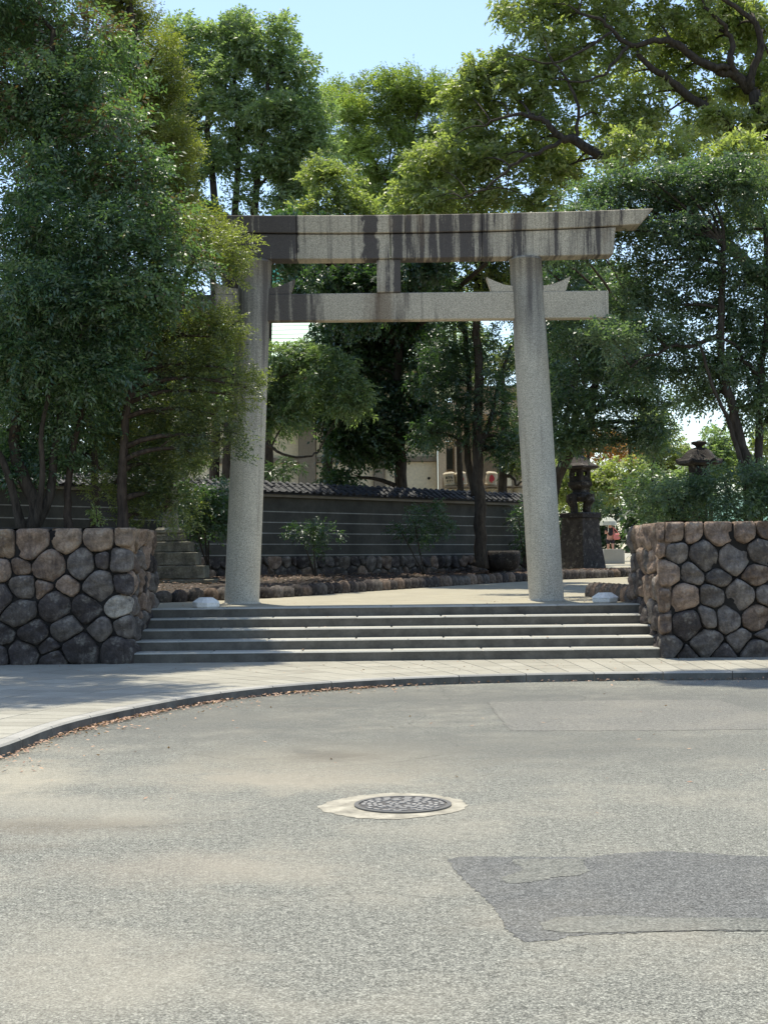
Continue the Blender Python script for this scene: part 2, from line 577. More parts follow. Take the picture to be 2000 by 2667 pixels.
def resample(P, step):
    out = [P[0].copy()]
    acc = 0.0
    for a, b in zip(P[:-1], P[1:]):
        L = (b - a).length
        while acc + L >= step:
            t = (step - acc) / L
            a = a + (b - a) * t
            L = (b - a).length
            out.append(a.copy())
            acc = 0.0
        acc += L
    return out


# ------------------------------------------------------------------ ground, road, kerb, pavement
g = MB(); g.box(-300, 300, -60, 500, -0.5, -0.02)
tag(g.build('ground', M['soil']), kind='structure')
g = MB()
g.add([(-60, -30, 0), (60, -30, 0), (60, 21.0, 0), (-60, 21.0, 0)], [(0, 1, 2, 3)])
tag(g.build('road', M['asphalt']), kind='structure')

KZ = 0.11
kp = [(0, 1951), (78, 1906), (181, 1873), (325, 1846), (470, 1816), (603, 1795), (771, 1780), (922, 1770), (1100, 1761), (1350, 1755), (1546, 1751), (2000, 1748)]
kw = [onz(x, y, KZ) for x, y in kp]
first = [Vector((-5.9, 3.0, KZ)), Vector((-5.3, 6.0, KZ)), Vector((-4.2, 9.2, KZ))]
last = [Vector((8.5, kw[-1].y + 0.0, KZ)), Vector((14, kw[-1].y - 0.2, KZ)), Vector((22, kw[-1].y - 1.2, KZ))]
kcurve = catmull(first + kw + last, 10)
kcurve = resample(kcurve, 0.3)
for _ in range(14):
    kcurve = [kcurve[0]] + [(kcurve[i - 1] + kcurve[i] * 2 + kcurve[i + 1]) / 4 for i in range(1, len(kcurve) - 1)] + [kcurve[-1]]


def nrm(P, i):                     # horizontal normal pointing away from the road
    d = (P[min(i + 1, len(P) - 1)] - P[max(i - 1, 0)])
    d.z = 0
    d.normalize()
    return Vector((-d.y, d.x, 0))


kerb = empty('kerb', (0, 19, 0), kind='structure')
for i in range(0, len(kcurve) - 3, 3):
    seg = kcurve[i:i + 4]
    V, F = [], []
    for j in range(4):
        n_ = nrm(kcurve, i + j)
        d = seg[min(j + 1, 3)] - seg[max(j - 1, 0)]
        d.normalize()
        p = seg[j].copy()
        if j == 0: p += d * 0.006
        if j == 3: p -= d * 0.006
        jz = 0.0
        for (t, z) in ((-0.012, -0.05), (-0.004, KZ - 0.018), (0.014, KZ), (0.15, KZ), (0.152, -0.05)):
            q = p + n_ * t
            V.append((q.x, q.y, z + jz))
    for j in range(3):
        for k in range(4):
            a = j * 5 + k
            F.append((a, a + 5, a + 6, a + 1))
    F.append((4, 3, 2, 1, 0)); F.append((15, 16, 17, 18, 19))
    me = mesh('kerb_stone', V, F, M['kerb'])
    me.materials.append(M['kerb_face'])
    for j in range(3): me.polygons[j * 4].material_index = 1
    o = link('kerb_stone', me, kerb)

# pavement: base sheet plus pavers laid square to the kerb
Ys, Yw = 21.5, 21.45               # foot of the steps, face of the stone walls
V = []
for p in [kcurve[i] + nrm(kcurve, i) * 0.15 for i in range(len(kcurve))]:
    V.append((p.x, p.y, KZ - 0.012))
nb = len(V)
V += [(22, 30, KZ - 0.012), (-26, 30, KZ - 0.012), (-26, 3, KZ - 0.012)]
g = MB(); g.add(V, [tuple(range(len(V)))])
pav = g.build('pavement', M['joint'])
tag(pav, kind='structure')
pm_cnt = 0
rest = MB()
cand = []
for i in range(len(kcurve) - 1):
    n0, n1 = nrm(kcurve, i), nrm(kcurve, i + 1)
    for r_ in range(0, 26):
        t0, t1 = 0.156 + r_ * 0.60, 0.156 + (r_ + 1) * 0.60 - 0.011
        a, b = kcurve[i] + n0 * t0, kcurve[i + 1] + n1 * t0
        c, d = kcurve[i + 1] + n1 * t1, kcurve[i] + n0 * t1
        e = (b - a).normalized() * 0.0055
        q = [a + e, b - e, c - e, d + e]
        if min(v.y for v in q) > Ys + 0.3 or max(v.x for v in q) > 14 or min(v.x for v in q) < -16:
            continue
        if min(v.y for v in q) < 1: continue
        cen = sum(q, Vector()) / 4
        cand.append((cen, q))


def inview(p):
    return abs(p.x) < 0.275 * p.y and p.y > 0


cand.sort(key=lambda c: (not inview(c[0]), c[0].length))
for k, (cen, q) in enumerate(cand):
    V = [(v.x, v.y, KZ - 0.02) for v in q] + [(v.x, v.y, KZ + rnd.uniform(-0.001, 0.001)) for v in q]
    F = [(4, 5, 6, 7), (0, 1, 5, 4), (1, 2, 6, 5), (2, 3, 7, 6), (3, 0, 4, 7)]
    if k < 300:
        link('paver', mesh('paver', V, F, M['paver']), pav)
    else:
        rest.add(V, F)
if rest.V:
    tag(rest.build('paver', M['paver'], pav), kind='stuff')


def groundpoly(name, pts, z, mat, wob=0.03, **kw):
    P = [onz(x, y, z) for x, y in pts]
    out = []
    for a, b in zip(P, P[1:] + P[:1]):
        k = max(1, int((b - a).length / 0.025))
        nn = Vector((-(b - a).y, (b - a).x, 0)).normalized()
        for j in range(k):
            out.append(a + (b - a) * (j / k) + nn * rnd.uniform(-wob, wob))
    g = MB(); g.add([(p.x, p.y, z) for p in out], [tuple(range(len(out)))])
    o = g.build(name, mat)
    return tag(o, **kw)


def c8(x, y): return (1100 + x / 1.843, 2150 + y / 1.843)


groundpoly('asphalt_patch', [c8(*p) for p in [(120, 158), (240, 146), (400, 149), (800, 152), (940, 132), (1150, 122), (1659, 150), (2300, 175), (2300, 480), (1659, 508), (1370, 505), (1100, 512), (900, 520), (700, 530), (640, 550), (500, 558), (440, 530), (380, 470), (350, 400), (300, 350), (230, 290), (160, 220)]],
           0.002, M['asphalt_dark'], 0.012, kind='structure')
groundpoly('asphalt_patch', [c8(*p) for p in [(430, 160), (780, 158), (770, 190), (800, 215), (760, 235), (620, 250), (520, 270), (410, 278), (380, 250), (480, 210)]],
           0.004, M['asphalt_mid'], 0.012, kind='structure')
groundpoly('asphalt_patch', [c8(*p) for p in [(640, 440), (900, 430), (1200, 445), (1370, 440), (1659, 445), (2300, 450), (2300, 500), (1659, 504), (1370, 501), (1100, 507), (900, 512), (700, 516), (580, 500), (570, 465)]],
           0.004, M['asphalt_mid'], 0.01, kind='structure')
groundpoly('asphalt_patch', [(1270, 1828), (1600, 1824), (1870, 1822), (1960, 1850), (2060, 1884), (2060, 1898), (1700, 1903), (1330, 1903), (1300, 1870)],
           0.002, M['asphalt_pink'], 0.02, kind='structure')


def c7(x, y): return (700 + x / 2.37, 1950 + y / 2.37)


groundpoly('cement_collar', [c7(*p) for p in [(295, 360), (370, 325), (540, 290), (760, 272), (1010, 280), (1190, 315), (1232, 350), (1180, 385), (1000, 415), (800, 435), (560, 430), (450, 410), (350, 390)]],
           0.003, M['cement'], 0.012, label='pale rough cement collar set round the manhole in the road', cat='cement collar')
mc = onz(1049, 2098, 0.0)
mh = empty('manhole_cover', (mc.x, mc.y, 0.0), label='round cast iron manhole cover with raised concentric blocks in the road', cat='manhole cover')
RR = 126 * mc.y / FPX
g = MB(); g.lathe([(RR - 0.03, 0.005), (RR - 0.03, 0.013), (RR, 0.013), (RR, 0.005), (RR - 0.03, 0.005)], 64, cap=False)
g.build('frame_ring', M['iron'], mh, loc=(0, 0, 0))
g = MB(); g.lathe([(RR - 0.036, 0.0045), (RR - 0.036, 0.009)], 64)
g.build('lid', M['iron_dark'], mh, loc=(0, 0, 0))
g = MB()
ring = RR - 0.05
ri = 0
while ring > 0.03:
    n = max(4, int(2 * math.pi * ring / 0.075))
    off = rnd.random()
    for k in range(n):
        if rnd.random() < 0.22: continue
        a0 = 2 * math.pi * (k + off) / n + 0.012 / ring
        a1 = 2 * math.pi * (k + 1 + off) / n - 0.012 / ring
        r0, r1 = ring - 0.024, ring
        V = []
        for z in (0.008, 0.0135):
            for (r_, a) in ((r0, a0), (r1, a0), (r1, (a0 + a1) / 2), (r1, a1), (r0, a1), (r0, (a0 + a1) / 2)):
                V.append((r_ * math.cos(a), r_ * math.sin(a), z))
        g.add(V, [(6, 7, 8, 9, 10, 11), (0, 1, 7, 6), (1, 2, 8, 7), (2, 3, 9, 8), (3, 4, 10, 9), (4, 5, 11, 10), (5, 0, 6, 11)])
    ring -= 0.036
    ri += 1
tag(g.build('raised_block', M['iron_worn'], mh, loc=(0, 0, 0)), kind='stuff')

# ------------------------------------------------------------------ steps and landing
ZL, YL = 0.857, 23.42
rise = (ZL - KZ) / 5
tread = (YL - Ys) / 4
stairs = empty('staircase', (0.15, Ys, KZ), kind='structure')
for s_ in range(5):
    y0 = Ys + s_ * tread
    y1 = y0 + tread + 0.05 if s_ < 4 else y0 + 0.45
    z1 = KZ + (s_ + 1) * rise
    x = -3.95
    k = 0
    while x < 4.25:
        L = 1.35 if k or s_ % 2 == 0 else 0.8
        x1 = min(x + L, 4.3)
        g = MB()
        dz = rnd.uniform(-0.002, 0.002)
        g.box(x + 0.0005, x1 - 0.0005, y0 + rnd.uniform(-0.003, 0.003), y1, KZ - 0.1 if s_ == 0 else z1 - rise - 0.03, z1 + dz, bev=0.02)
        o = g.build('step_stone', M['step'], stairs)
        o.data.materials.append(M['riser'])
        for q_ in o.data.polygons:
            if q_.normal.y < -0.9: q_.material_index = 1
        x = x1
        k += 1
g = MB()
ys = [YL + 0.44, 25, 30, 40, 60, 90, 140]
V, F = [], []
for y in ys:
    for x in (-70, 70): V.append((x, y, zp(y) + (0.0 if y > 24 else -0.001)))
for i in range(len(ys) - 1):
    F.append((i * 2, i * 2 + 1, i * 2 + 3, i * 2 + 2))
V2 = len(V)
V += [(-70, ys[0], -0.3), (70, ys[0], -0.3)]
F.append((V2, V2 + 1, 1, 0))
g.add(V, F)
tag(g.build('path', M['path']), kind='structure')


# ------------------------------------------------------------------ masonry
def clip(poly, a, b, c):           # keep a*x+b*y<=c
    out = []
    for i in range(len(poly)):
        p, q = poly[i], poly[(i + 1) % len(poly)]
        dp, dq = a * p[0] + b * p[1] - c, a * q[0] + b * q[1] - c
        if dp <= 0: out.append(p)
        if (dp < 0 < dq) or (dq < 0 < dp):
            t = dp / (dp - dq)
            out.append((p[0] + (q[0] - p[0]) * t, p[1] + (q[1] - p[1]) * t))
    return out


def cells(seeds, x0, x1, y0, y1):
    res = []
    wr = random.Random(len(seeds))
    ww = [wr.uniform(-0.028, 0.03) for _ in seeds]
    for i, (x, y) in enumerate(seeds):
        poly = [(x0, y0), (x1, y0), (x1, y1), (x0, y1)]
        for j, (u, v) in enumerate(seeds):
            if i == j: continue
            if abs(u - x) > 2 or abs(v - y) > 2: continue
            a, b = u - x, v - y
            poly = clip(poly, a, b, (u * u + v * v - x * x - y * y + ww[i] - ww[j]) / 2)
            if len(poly) < 3: break
        res.append(poly)
    return res


def stone_from_poly(poly, gap, bulge, rng, mat, n=14, depth=0.1, vmax=99):
    """poly in the (u,v) plane, stone bulges along +w. returns mesh, centre"""
    cx = sum(p[0] for p in poly) / len(poly)
    cy = sum(p[1] for p in poly) / len(poly)
    P = [Vector((p[0] - cx, p[1] - cy)) for p in poly]
    size = sum(p.length for p in P) / len(P)
    for it, f_ in enumerate((0.16, 0.25)):
        Q = []
        for i in range(len(P)):
            a, b = P[i], P[(i + 1) % len(P)]
            Q += [a * (1 - f_) + b * f_, a * f_ + b * (1 - f_)]
        P = Q
    # resample to n points by angle-free arc length
    L = [0]
    for i in range(len(P)): L.append(L[-1] + (P[(i + 1) % len(P)] - P[i]).length)
    tot = L[-1]
    R_ = []
    j = 0
    for k in range(n):
        t = tot * k / n
        while L[j + 1] < t: j += 1
        f = (t - L[j]) / max(1e-9, L[j + 1] - L[j])
        R_.append(P[j] + (P[(j + 1) % len(P)] - P[j]) * f)
    sh = max(0.3, (size - gap) / size)
    rings = [(sh * 1.01, -depth), (sh, 0.25 * bulge), (sh * 0.955, 0.68 * bulge), (sh * 0.84, 0.92 * bulge), (sh * 0.58, 0.99 * bulge), (sh * 0.28, bulge)]
    V, F = [], []
    tilt = Vector((rng.uniform(-0.14, 0.14), rng.uniform(-0.14, 0.14)))
    off = Vector((rng.uniform(0, 99), rng.uniform(0, 99), 0))
    amp = 0.24 * size
    ridge = Vector((rng.uniform(-1, 1), rng.uniform(-1, 1))).normalized()
    rc = rng.uniform(-0.3, 0.3) * size
    for ri_, (s_, h) in enumerate(rings):
        for p in R_:
            q = p * s_
            hh = h
            if ri_ > 0:
                wgt_ = min(1, ri_ / 2.5)
                hh += amp * wgt_ * (mnoise.noise(Vector((q.x, q.y, 0)) * (1.1 / size) + off) + 0.6 * mnoise.noise(Vector((q.x, q.y, 3)) * (3.4 / size) + off))
                hh += tilt.dot(q) * wgt_ - 0.32 * max(0, ridge.dot(q) - rc) * wgt_
                e_ = mnoise.noise(Vector((q.x, q.y, 9)) * (2.6 / size) + off) * 0.09
                q = q * (1 + e_)
            V.append((q.x, min(q.y, vmax - cy), hh))
    V.append((0, 0, bulge * 1.02 + amp * mnoise.noise(off)))
    for i in range(len(rings) - 1):
        for k in range(n):
            a, b = i * n + k, i * n + (k + 1) % n
            F.append((a, b, b + n, a + n))
    o = (len(rings) - 1) * n
    for k in range(n):
        F.append((o + k, o + (k + 1) % n, len(V) - 1))
    return mesh('stone', V, F, mat, True), cx, cy


def masonry(parent, seeds, mats, rect, M4, gap=0.010, bulge=0.085, seed=1, n=20, name='stone', vmax=99):
    rng = random.Random(seed)
    for i, poly in enumerate(cells(seeds, *rect)):
        if len(poly) < 3: continue
        me, cx, cy = stone_from_poly(poly, gap, bulge * rng.uniform(0.8, 1.25), rng, mats[i], n, vmax=vmax)
        o = bpy.data.objects.new(name, me)
        COL.objects.link(o)
        o.parent = parent
        o.matrix_parent_inverse = Matrix.LocRotScale(parent.location, parent.rotation_euler, None).inverted()
        o.matrix_basis = M4 @ Matrix.Translation((cx, cy, 0))


FRONT = lambda y: Matrix(((1, 0, 0, 0), (0, 0, -1, y), (0, 1, 0, 0), (0, 0, 0, 1)))       # u->X v->Z w->-Y
SIDE_R = lambda x: Matrix(((0, 0, 1, x), (1, 0, 0, 0), (0, 1, 0, 0), (0, 0, 0, 1)))       # u->Y v->Z w->+X
SIDE_L = lambda x: Matrix(((0, 0, -1, x), (-1, 0, 0, 0), (0, 1, 0, 0), (0, 0, 0, 1)))     # u->-Y v->Z w->-X
ZT = 2.13


def seedsfrom(lst, off, sc, Y):
    S_, K = [], []
    for (x, y, k) in lst:
        p = at(off[0] + x / sc, off[1] + y / sc, Y)
        S_.append((p.x, p.z)); K.append(k)
    return S_, K


kinds = {'t': 'stone_tan', 'b': 'stone_brown', 'g': 'stone_grey', 'd': 'stone_dark', 'p': 'stone_pale'}


def jitgrid(x0, x1, z0, z1, step, rng, kindf):
    out, K = [], []
    nz = max(1, round((z1 - z0) / step))
    for r_ in range(nz):
        z = z0 + (r_ + 0.5) * (z1 - z0) / nz
        x = x0 + (0.5 if r_ % 2 else 0.1) * step
        while x < x1:
            out.append((x + rng.uniform(-0.22, 0.22) * step, z + rng.uniform(-0.2, 0.2) * step))
            K.append(kindf(z, rng))
            x += step * rng.uniform(0.85, 1.25)
    return out, K


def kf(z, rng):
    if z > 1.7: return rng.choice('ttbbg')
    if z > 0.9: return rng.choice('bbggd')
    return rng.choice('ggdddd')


# left planter wall
XL, XR = -3.74, 4.07
left = empty('stone_wall', (-6, Yw, KZ), label='rough boulder retaining wall left of the steps, under the dark trees', cat='stone wall', group='boulder walls flanking the steps')
g = MB(); g.box(-14, XL - 0.10, Yw + 0.05, 24.0, -0.1, ZT - 0.03)
g.build('backing', M['mortar'], left)
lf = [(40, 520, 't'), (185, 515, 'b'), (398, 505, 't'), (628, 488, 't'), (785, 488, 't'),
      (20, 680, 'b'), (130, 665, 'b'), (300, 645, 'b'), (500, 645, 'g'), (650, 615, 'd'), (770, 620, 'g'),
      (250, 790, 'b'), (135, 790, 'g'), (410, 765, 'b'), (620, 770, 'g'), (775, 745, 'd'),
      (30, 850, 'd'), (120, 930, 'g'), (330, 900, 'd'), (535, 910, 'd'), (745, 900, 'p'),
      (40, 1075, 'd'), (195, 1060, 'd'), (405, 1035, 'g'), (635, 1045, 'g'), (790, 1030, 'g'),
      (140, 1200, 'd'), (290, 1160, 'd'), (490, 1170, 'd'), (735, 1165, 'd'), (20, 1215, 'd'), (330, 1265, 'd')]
sd_, K = seedsfrom(lf, (0, 1200), 2.37, Yw)
rg = random.Random(3)
ex, ek = jitgrid(-9.5, -6.0, KZ, ZT, 0.40, rg, kf)
sd_ += [s for s in ex if s[0] < -5.95]; K += [k for s, k in zip(ex, ek) if s[0] < -5.95]
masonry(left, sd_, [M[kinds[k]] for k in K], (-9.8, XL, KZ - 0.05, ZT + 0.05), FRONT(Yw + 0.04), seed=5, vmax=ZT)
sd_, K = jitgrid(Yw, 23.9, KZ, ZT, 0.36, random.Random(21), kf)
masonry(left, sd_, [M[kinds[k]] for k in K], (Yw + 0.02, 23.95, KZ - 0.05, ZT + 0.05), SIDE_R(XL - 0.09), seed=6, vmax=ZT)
# right planter wall
right = empty('stone_wall', (6, Yw, KZ), label='rough boulder retaining wall right of the steps, below the hexagonal lantern roof', cat='stone wall', group='boulder walls flanking the steps')
g = MB(); g.box(XR + 0.10, 14, Yw + 0.05, 24.2, -0.1, ZT - 0.03)
g.build('backing', M['mortar'], right)
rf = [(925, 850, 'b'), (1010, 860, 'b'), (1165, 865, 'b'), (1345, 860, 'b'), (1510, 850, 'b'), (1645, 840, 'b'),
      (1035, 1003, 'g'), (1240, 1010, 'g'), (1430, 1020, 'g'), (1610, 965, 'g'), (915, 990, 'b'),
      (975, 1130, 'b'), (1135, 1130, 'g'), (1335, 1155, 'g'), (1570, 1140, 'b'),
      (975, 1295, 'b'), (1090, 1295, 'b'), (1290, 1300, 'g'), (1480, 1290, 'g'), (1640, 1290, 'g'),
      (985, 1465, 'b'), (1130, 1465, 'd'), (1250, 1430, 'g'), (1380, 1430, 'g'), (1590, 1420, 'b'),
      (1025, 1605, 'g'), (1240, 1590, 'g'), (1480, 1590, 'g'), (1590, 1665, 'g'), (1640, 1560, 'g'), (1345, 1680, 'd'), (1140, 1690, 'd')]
sd_, K = seedsfrom(rf, (1350, 1050), 2.552, Yw)
ex, ek = jitgrid(6.0, 9.5, KZ, ZT, 0.40, rg, kf)
sd_ += [s for s in ex if s[0] > 5.98]; K += [k for s, k in zip(ex, ek) if s[0] > 5.98]
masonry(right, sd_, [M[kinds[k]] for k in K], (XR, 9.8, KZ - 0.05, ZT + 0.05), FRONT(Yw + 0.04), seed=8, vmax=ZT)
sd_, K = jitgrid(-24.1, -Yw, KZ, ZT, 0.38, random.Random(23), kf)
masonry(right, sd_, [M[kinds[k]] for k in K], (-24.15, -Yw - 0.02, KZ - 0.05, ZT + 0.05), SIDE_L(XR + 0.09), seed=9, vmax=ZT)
for (x0, x1) in ((-14, XL - 0.15), (XR + 0.15, 14)):
    V, F = [], []
    nx, ny = 40, 8
    for j in range(ny + 1):
        for i in range(nx + 1):
            V.append((x0 + (x1 - x0) * i / nx, Yw + 0.12 + (24.0 - Yw - 0.2) * j / ny, ZT - 0.04 + rnd.uniform(0, 0.07)))
    for j in range(ny):
        for i in range(nx):
            a = j * (nx + 1) + i
            F.append((a, a + 1, a + nx + 2, a + nx + 1))
    g = MB(); g.add(V, F)
    tag(g.build('planter_soil', M['soil'], smooth=True), kind='structure')

# low kerb of stones beyond the right planter
rk = empty('stone_edging', (4.4, 26, ZL), label='short row of rough edging stones running back behind the right floor light', cat='stone edging', group='stone edging')


def boulder(name, c, sx, sy, sz, mat, parent, rng, rz=0.0, me=None):
    if me is None:
        V, F = [], []
        nu, nv = 10, 6
        for j in range(nv + 1):
            th = math.pi * j / nv
            for i in range(nu):
                ph = 2 * math.pi * i / nu
                d = Vector((math.sin(th) * math.cos(ph), math.sin(th) * math.sin(ph), math.cos(th)))
                k = 1 / max(abs(d.x), abs(d.y), abs(d.z)) * 0.45 + 0.55
                d = d * k * rng.uniform(0.93, 1.07) * 0.5
                V.append(d)
        for j in range(nv):
            for i in range(nu):
                a, b = j * nu + i, j * nu + (i + 1) % nu
                F.append((a, a + nu, b + nu, b))
        me = mesh('stone', V, F, mat, True)
    o = bpy.data.objects.new(name, me)
    COL.objects.link(o)
    o.parent = parent
    o.matrix_parent_inverse = Matrix.LocRotScale(parent.location, parent.rotation_euler, None).inverted()
    o.matrix_basis = Matrix.Translation(c) @ Matrix.Rotation(rz, 4, 'Z') @ Matrix.Diagonal((sx, sy, sz, 1))
    return o


rb = random.Random(11)
bmesh_set = []
for k in range(6):
    d_ = empty('tmp')
    o = boulder('stone', (0, 0, 0), 1, 1, 1, M[['stone_grey', 'stone_brown', 'stone_dark', 'stone_grey', 'stone_brown', 'stone_pale'][k]], d_, rb)
    bmesh_set.append(o.data)
    bpy.data.objects.remove(o); bpy.data.objects.remove(d_)
for k in range(9):
    t = k / 8
    p = Vector((3.95 + 0.62 * t * 0.4, 27.2 - 3.0 * t, ZL))
    boulder('stone', p + Vector((0, 0, 0.08)), 0.3, 0.38, 0.42, None, rk, rb, rb.uniform(0, 1), bmesh_set[k % 2 * 4])

# ------------------------------------------------------------------ torii
YT = 25.7
TX = at(1024, 1340, YT).x


def zc(py): return at(1024, py, YT).z


tor = empty('torii_gate', (TX, YT, ZL), label='tall weathered granite torii gate standing at the top of the steps', cat='torii gate')
zk1, zk0, zs0, zn1, zn0 = zc(570), zc(616), zc(679), zc(765.5), zc(836)
ppm = FPX / YT
for s_, m in ((-1, 'pillar_l'), (1, 'pillar_r')):
    xb, xt = TX + s_ * 397 / ppm * 0.997, TX + s_ * 353 / ppm
    def lean(z, xb=xb, xt=xt):
        t = (z - ZL) / (zs0 - ZL)
        return (xb + (xt - xb) * t - xb, 0)
    g = MB()
    prof = [(0.345, ZL - 0.02), (0.345, ZL + 0.015), (0.312, ZL + 0.03)]
    for i in range(13):
        t = i / 12
        prof.append((0.310 - 0.022 * t + 0.003 * math.sin(math.pi * t), ZL + 0.035 + (zs0 - ZL - 0.075) * t))
    prof += [(0.30, zs0 - 0.038), (0.30, zs0 + 0.01)]
    g.lathe(prof, 40, (xb, YT), lean=lean)
    o = g.build('pillar', M[m], tor, smooth=True)
    o['label'] = 'left granite pillar with dark stained top' if s_ < 0 else 'right granite pillar, paler with one dark streak'


def curve_up(x, a):                # the lintel lifts towards its ends
    return a * (abs(x) / 4.65) ** 2.2


def beamblock(name, x0, x1, zb, zt, db, dt, cb, ct, slant0, slant1, mat, ridge=0.0, gap=0.004):
    """swept block; depth db at the bottom and dt at the top; slants lean the end faces outwards at the top"""
    n = 8
    V, F = [], []
    for i in range(n + 1):
        t = i / n
        for (z, d, c_, top) in ((zb, db, cb, 0), (zt, dt, ct, 1)):
            a0 = x0 + gap - (slant0 if top else 0)
            a1 = x1 - gap + (slant1 if top else 0)
            x = a0 + (a1 - a0) * t
            zz = z + curve_up(x, c_)
            if top and ridge:
                V += [(TX + x, YT - d / 2, zz), (TX + x, YT, zz + ridge), (TX + x, YT + d / 2, zz)]
            elif top:
                V += [(TX + x, YT - d / 2, zz), (TX + x, YT, zz), (TX + x, YT + d / 2, zz)]
            else:
                V += [(TX + x, YT - d / 2, zz), (TX + x, YT + d / 2, zz)]
    # per slice: 0 bf,1 bb,2 tf,3 tm,4 tb
    for i in range(n):
        a, b = i * 5, (i + 1) * 5
        F += [(a + 0, a + 1, b + 1, b + 0), (a + 0, b + 0, b + 2, a + 2), (a + 2, b + 2, b + 3, a + 3), (a + 3, b + 3, b + 4, a + 4), (a + 4, b + 4, b + 1, a + 1)]
    F += [(0, 2, 3, 4, 1), (n * 5, n * 5 + 1, n * 5 + 4, n * 5 + 3, n * 5 + 2)]
    g = MB(); g.add(V, F)
    o = g.build(name, mat, tor)
    bv = o.modifiers.new('bevel', 'BEVEL'); bv.width = 0.012; bv.segments = 1; bv.limit_method = 'ANGLE'; bv.angle_limit = R(40)
    return o


def dx(px): return (px - 1024) / ppm


kz = [-4.45, dx(780), dx(1062), dx(1262), 4.45]
for i in range(4):
    beamblock('top_lintel_block', kz[i], kz[i + 1], zk0 + 0.014, zk1, 0.52, 0.62, 0.115, 0.065,
              0.23 if i == 0 else 0, 0.23 if i == 3 else 0, M['beam'], ridge=0.03)
kz = [-3.97, dx(780), dx(1024), dx(1262), 3.97]
for i in range(4):
    beamblock('lower_lintel_block', kz[i], kz[i + 1], zs0, zk0, 0.40, 0.42, 0.045, 0.115,
              0.05 if i == 0 else 0, 0.05 if i == 3 else 0, M['beam'])
for (a, b) in ((-3.88, -2.44), (-2.44, 2.44), (2.44, 3.88)):
    g = MB(); g.box(TX + a, TX + b, YT - 0.12, YT + 0.12, zn0, zn1, bev=0.015)
    g.build('tie_beam', M['nuki'], tor)
g = MB(); g.box(TX + dx(988) , TX + dx(1050), YT - 0.15, YT + 0.15, zn1 + 0.002, zs0 - 0.002, bev=0.012)
g.build('centre_strut', M['beam'], tor)
for s_ in (-1, 1):
    xc = TX + s_ * (353 + (397 - 353) * 0.14) / ppm
    for q in (-1, 1):
        x0 = xc + q * 0.26
        x1 = xc + q * 0.75
        V, F = [], []
        prof = [(x0, zn1 + 0.003), (x1 - q * 0.09, zn1 + 0.003), (x1, zn1 + 0.265), (x1 - q * 0.15, zn1 + 0.19), (x1 - q * 0.32, zn1 + 0.125), (x0, zn1 + 0.10)]
        for y in (-0.11, 0.11):
            V += [(px_, YT + y, z_) for px_, z_ in prof]
        n = 6
        F = [tuple(range(n)), tuple(range(n, 2 * n))[::-1]] + [(i, n + i, n + (i + 1) % n, (i + 1) % n) for i in range(n)]
        g = MB(); g.add(V, F)
        g.build('wedge', M['nuki'], tor)


# ------------------------------------------------------------------ floor lights
def floor_light(px, py, Y, label):
    p = at(px, py, Y)
    e = empty('floor_light', (p.x, Y, ZL), R(11), label=label, cat='floor light', group='white floor lights beside the gate')
    g = MB(); g.lathe([(0.205, 0.0), (0.222, 0.02), (0.226, 0.075), (0.222, 0.08)], 8)
    g.build('body', M['white'], e, loc=(0, 0, 0))
    g = MB(); g.lathe([(0.222, 0.082), (0.215, 0.092), (0.105, 0.165), (0.09, 0.168)], 16)
    g.build('lens_cap', M['white'], e, loc=(0, 0, 0))
    g = MB()
    for k in range(16):
        a = 2 * math.pi * k / 16
        g.tube([(0.216 * math.cos(a), 0.216 * math.sin(a), 0.093), (0.107 * math.cos(a), 0.107 * math.sin(a), 0.166)], 0.004, 4)
    g.build('rib', M['white'], e, loc=(0, 0, 0))


floor_light(537, 1570, 23.75, 'low white floor light left of the left pillar at the step edge')
floor_light(1575, 1560, 24.2, 'low white floor light right of the right pillar by the boulder wall')

# ------------------------------------------------------------------ garden bed, edging stones, tiled wall
WA, WD = Vector((-2.9, 34, 0)), Vector((5.4, 6, 0)).normalized()
WN = Vector((WD.y, -WD.x, 0))      # towards the camera


def wp(s_, n_=0.0, z=0.0): return Vector((WA.x + WD.x * s_ + WN.x * n_, WA.y + WD.y * s_ + WN.y * n_, z))


bk = [(-9.5, 25.2), (-5.0, 26.0), (-2.4, 27.9), (-0.9, 30.5), (0.7, 33.2), (2.2, 35.8), (3.75, 38.0), (5.0, 39.4), (6.2, 40.6), (7.6, 42.4), (9.5, 45.5)]
bkc = resample(catmull([Vector((x, y, 0)) for x, y in bk], 10), 0.33)
V, F = [], []
for i, p in enumerate(bkc):
    s_ = (p - WA).dot(WD)
    q = wp(s_ + 0.6 * 0, -0.2)
    d = (q - p)
    for t in (0, 0.12, 0.35, 0.65, 1.0):
        r_ = p + d * t
        z0 = zp(p.y) + 0.12
        z = z0 + (1.27 + 0.0 * r_.y - z0) * min(1, t * 1.2) + rnd.uniform(-0.015, 0.03)
        V.append((r_.x, r_.y, z))
for i in range(len(bkc) - 1):
    for k in range(4):
        a = i * 5 + k
        F.append((a, a + 5, a + 6, a + 1))
g = MB(); g.add(V, F)
bed = g.build('garden_bed', M['soil'], smooth=True)
tag(bed, kind='structure')
ed = empty('stone_edging', (bkc[0].x, bkc[0].y, zp(25)), label='long curving row of rounded edging stones along the shaded garden bed', cat='stone edging', group='stone edging')
for i, p in enumerate(bkc):
    if p.x > 9: break
    n_ = nrm(bkc, i)
    d = bkc[min(i + 1, len(bkc) - 1)] - bkc[max(i - 1, 0)]
    boulder('stone', (p.x, p.y, zp(p.y) + 0.07), 0.36 * rb.uniform(0.8, 1.05), 0.28, 0.34 * rb.uniform(0.85, 1.15), None, ed, rb, math.atan2(d.y, d.x) + rb.uniform(-0.1, 0.1), bmesh_set[rb.choice((0, 1, 2, 2, 3))])

